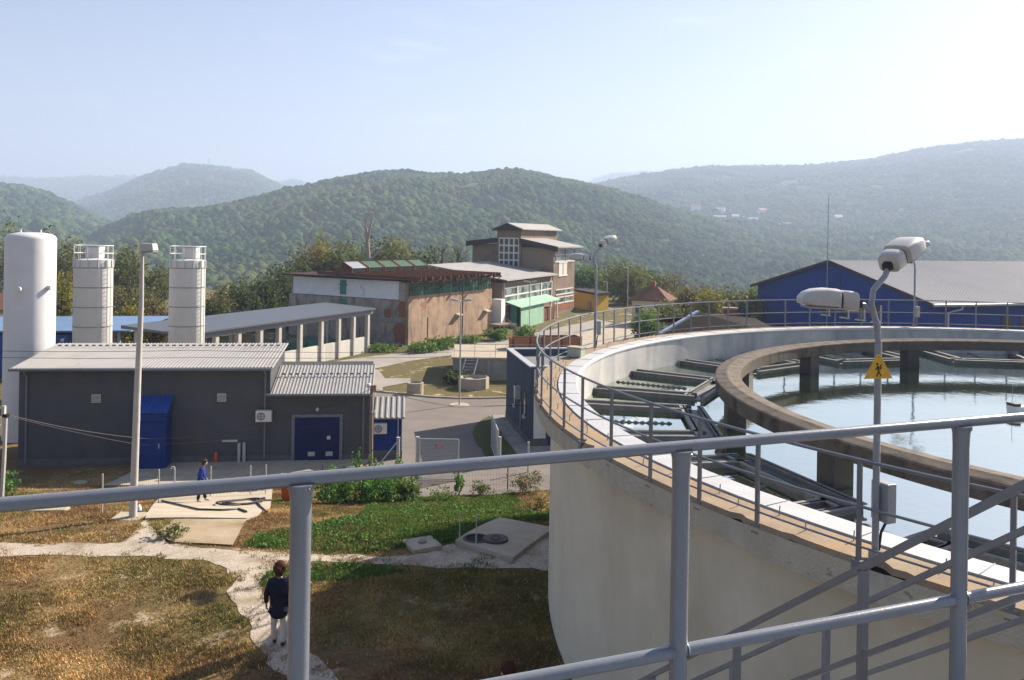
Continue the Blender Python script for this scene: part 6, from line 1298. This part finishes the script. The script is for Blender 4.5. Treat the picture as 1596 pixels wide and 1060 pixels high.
# ---------------------------------------------------------------- people
def skin(name, J, E, mt, parent, root, lv=2):
    keys = list(J); me = bpy.data.meshes.new(name); o = world_loc(parent)
    me.from_pydata([tuple(Vector(J[k2][0]) - o) for k2 in keys], [(keys.index(a_), keys.index(b_)) for a_, b_ in E], []); ob = bpy.data.objects.new(name, me); COL.objects.link(ob); ob.parent = parent; me.materials.append(mt)
    sk = ob.modifiers.new("skin", 'SKIN'); sk.use_smooth_shade = True
    for i, k2 in enumerate(keys):
        r = J[k2][1]; me.skin_vertices[0].data[i].radius = r if isinstance(r, tuple) else (r, r)
    me.skin_vertices[0].data[keys.index(root)].use_root = True
    ss = ob.modifiers.new("sub", 'SUBSURF'); ss.levels = lv; ss.render_levels = lv; return ob
def figure(base, yaw, H, label, top_m, leg_m, hair_m, shoe_m, pose, long_coat=False, hair_r=.115):
    t = thing("person", label, "person", base); f = Frame(base, yaw - math.pi / 2); s = H / 1.70           # local y = facing direction
    J = {}; lean = pose.get('lean', 0); hl = pose.get('head', 0)
    def p(x, y, z): 
        if z > .95: y = y + (z - .95) * lean
        return f(x * s, y * s, z * s)
    st_ = pose['step']; ar = pose['arms']
    hip = .93; J['pelvis'] = (p(0, 0, hip), (.135 * s, .10 * s)); J['waist'] = (p(0, 0, 1.08), (.12 * s, .09 * s)); J['chest'] = (p(0, 0, 1.28), (.145 * s, .10 * s)); J['neckb'] = (p(0, 0, 1.42), .065 * s); J['neck'] = (p(0, .01 + hl * .4, 1.48), .052 * s)
    J['jaw'] = (p(0, .035 + hl, 1.545), (.062 * s, .072 * s)); J['head'] = (p(0, .02 + hl, 1.62), (.078 * s, .092 * s)); J['crown'] = (p(0, .005 + hl, 1.675), .062 * s); J['nose'] = (p(0, .125 + hl, 1.585), .014 * s)
    E = [('pelvis', 'waist'), ('waist', 'chest'), ('chest', 'neckb'), ('neckb', 'neck'), ('neck', 'jaw'), ('jaw', 'head'), ('head', 'crown'), ('head', 'nose')]
    for n_, sx in (('l', -1), ('r', 1)):
        ky, ay, az = st_[0 if sx < 0 else 1]; J['ear' + n_] = (p(sx * .088, .0 + hl, 1.60), .016 * s); E.append(('head', 'ear' + n_))
        J['hip' + n_] = (p(sx * .09, 0, .88), .088 * s); J['knee' + n_] = (p(sx * .10, ky, .50), .058 * s); J['ank' + n_] = (p(sx * .10, ay, .09 + az), .038 * s); J['toe' + n_] = (p(sx * .12, ay + .15, .035 + az), .035 * s)
        E += [('pelvis', 'hip' + n_), ('hip' + n_, 'knee' + n_), ('knee' + n_, 'ank' + n_), ('ank' + n_, 'toe' + n_)]
        (ex, ey, ez), (wx, wy, wz) = ar[0 if sx < 0 else 1]; J['sho' + n_] = (p(sx * .185, 0, 1.37), .055 * s); J['elb' + n_] = (p(sx * ex, ey, ez), .042 * s); J['wri' + n_] = (p(sx * wx, wy, wz), .028 * s)
        E += [('chest', 'sho' + n_), ('sho' + n_, 'elb' + n_), ('elb' + n_, 'wri' + n_)]
        w0 = Vector(J['wri' + n_][0]); d = (w0 - Vector(J['elb' + n_][0])).normalized(); side = d.cross(Vector((0, 0, 1))).normalized() if abs(d.z) < .95 else f(0, 1, 0) - f(0, 0, 0); nrm = d.cross(side).normalized()
        J['palm' + n_] = (w0 + d * .06 * s, (.036 * s, .017 * s)); E.append(('wri' + n_, 'palm' + n_))
        for fi, (off, ln) in enumerate(((-.027, .068), (-.009, .078), (.009, .074), (.027, .058))):
            a_ = w0 + d * .095 * s + side * off * s; J[f'fa{fi}{n_}'] = (a_, .0095 * s); b_ = a_ + d * ln * .55 * s + nrm * .008 * s; J[f'fb{fi}{n_}'] = (b_, .0085 * s); c_ = b_ + d * ln * .40 * s + nrm * .022 * s; J[f'fc{fi}{n_}'] = (c_, .007 * s)
            E += [('palm' + n_, f'fa{fi}{n_}'), (f'fa{fi}{n_}', f'fb{fi}{n_}'), (f'fb{fi}{n_}', f'fc{fi}{n_}')]
        a_ = w0 + d * .045 * s - side * .04 * s; J['ta' + n_] = (a_, .011 * s); J['tb' + n_] = (a_ + d * .045 * s - side * .012 * s + nrm * .012 * s, .009 * s); E += [('palm' + n_, 'ta' + n_), ('ta' + n_, 'tb' + n_)]
    body = skin("body", J, E, M['skin'], t, 'pelvis')
    # jacket
    K = {}; bot = .56 if long_coat else .90
    K['hem'] = (p(0, 0, bot), (.205 * s, .18 * s) if long_coat else (.165 * s, .125 * s)); K['pelvis'] = (p(0, 0, .98), (.20 * s, .165 * s) if long_coat else (.18 * s, .15 * s)); K['waist'] = (p(0, 0, 1.12), (.188 * s, .155 * s) if long_coat else (.165 * s, .13 * s)); K['chest'] = (p(0, 0, 1.29), (.188 * s, .15 * s) if long_coat else (.18 * s, .135 * s)); K['coll'] = (p(0, 0, 1.42), (.098 * s, .088 * s)); K['collt'] = (p(0, 0, 1.455), .07 * s)
    K['hip'] = (p(0, 0, .80 if long_coat else .94), (.21 * s, .18 * s) if long_coat else (.17 * s, .128 * s))
    E2 = [('hem', 'hip'), ('hip', 'pelvis'), ('pelvis', 'waist'), ('waist', 'chest'), ('chest', 'coll'), ('coll', 'collt')]
    for n_ in 'lr':
        K['sho' + n_] = (J['sho' + n_][0], .078 * s); K['elb' + n_] = (J['elb' + n_][0], .062 * s); K['wri' + n_] = (Vector(J['elb' + n_][0]).lerp(Vector(J['wri' + n_][0]), .95), .048 * s); E2 += [('chest', 'sho' + n_), ('sho' + n_, 'elb' + n_), ('elb' + n_, 'wri' + n_)]
    skin("jacket", K, E2, top_m, t, 'pelvis')
    T = {'pelvis': (p(0, 0, .94), (.15 * s, .115 * s))}; E3 = []
    for n_ in 'lr':
        T['hip' + n_] = (Vector(J['hip' + n_][0]) - Vector((0, 0, .04 * s)), .098 * s); T['knee' + n_] = (J['knee' + n_][0], .078 * s); T['ank' + n_] = (Vector(J['ank' + n_][0]) + Vector((0, 0, .0)), .072 * s); E3 += [('pelvis', 'hip' + n_), ('hip' + n_, 'knee' + n_), ('knee' + n_, 'ank' + n_)]
    skin("trousers", T, E3, leg_m, t, 'pelvis')
    for n_ in 'lr':
        a_, b_ = Vector(J['ank' + n_][0]), Vector(J['toe' + n_][0]); S_ = {'h': (a_ - (b_ - a_) * .35 - Vector((0, 0, .035 * s)), .046 * s), 'm': (a_.lerp(b_, .5) - Vector((0, 0, .01 * s)), .05 * s), 't': (b_ + (b_ - a_) * .22, .036 * s)}
        skin("shoe", S_, [('h', 'm'), ('m', 't')], shoe_m, t, 'm')
    mb = MB(); hc = Vector(J['head'][0]); back = (f(0, -1, 0) - f(0, 0, 0))
    for c_, r_ in ((hc + back * .03 * s + Vector((0, 0, .035 * s)), hair_r), (hc + back * .055 * s - Vector((0, 0, .03 * s)), hair_r * .86), (hc + back * .0 + Vector((0, 0, .06 * s)), hair_r * .86)): mb.ico(c_, r_ * s, 3, (.95, 1.02, .98), .11)
    mb.build("hair", hair_m, t, True); return t
b_ = G(434, 1008); b_.z += .02
figure(b_, R(96), 1.64, "person in a long dark jacket and pale trousers walking away along the gravel path", M['jacket'], M['trousers'], M['hairbrown'], M['shoe'], {'step': ((.02, .10, 0), (-.02, -.10, .02)), 'arms': (((.27, -.02, 1.12), (.275, .06, .88)), ((.27, -.03, 1.12), (.26, .02, .88))), 'lean': .04}, True, .135)
b_ = G(313, 785); b_.z += .075
figure(b_, R(5), 1.50, "worker in a blue jacket and dark trousers standing on the ramp slab looking down", M['overall'], M['darktrousers'], M['hairblack'], M['shoepale'], {'step': ((.06, .16, 0), (-.02, -.10, .0)), 'arms': (((.24, .0, 1.10), (.22, .14, .90)), ((.24, .02, 1.10), (.21, .18, .92))), 'lean': .12, 'head': .05}, False, .108)
hx = P(792, 1037, 1.70); b_ = Vector((hx.x, hx.y, gz(hx.x, hx.y)))
figure(b_, R(200), 1.68, "brown haired person at the stair foot of whom only the head top shows", M['galvdark'], M['darktrousers'], M['hairbrown'], M['shoe'], {'step': ((.02, .05, 0), (0, -.04, 0)), 'arms': (((.25, 0, 1.12), (.25, .05, .88)), ((.25, 0, 1.12), (.25, .05, .88)))}, False, .125)

# ---------------------------------------------------------------- the air
hz = MB().box(-8200, 8200, -390, 8200, -40, 470).build("haze", None); hz["kind"] = "stuff"; hz.visible_shadow = True
hm = bpy.data.materials.new("haze_air"); hm.use_nodes = True; nt = hm.node_tree; nt.nodes.clear()
pv = nt.nodes.new("ShaderNodeVolumePrincipled"); pv.inputs["Color"].default_value = (.61, .755, 1.0, 1); pv.inputs["Density"].default_value = .00040; pv.inputs["Anisotropy"].default_value = .15
mo = nt.nodes.new("ShaderNodeOutputMaterial"); nt.links.new(pv.outputs[0], mo.inputs["Volume"]); hz.data.materials.append(hm)
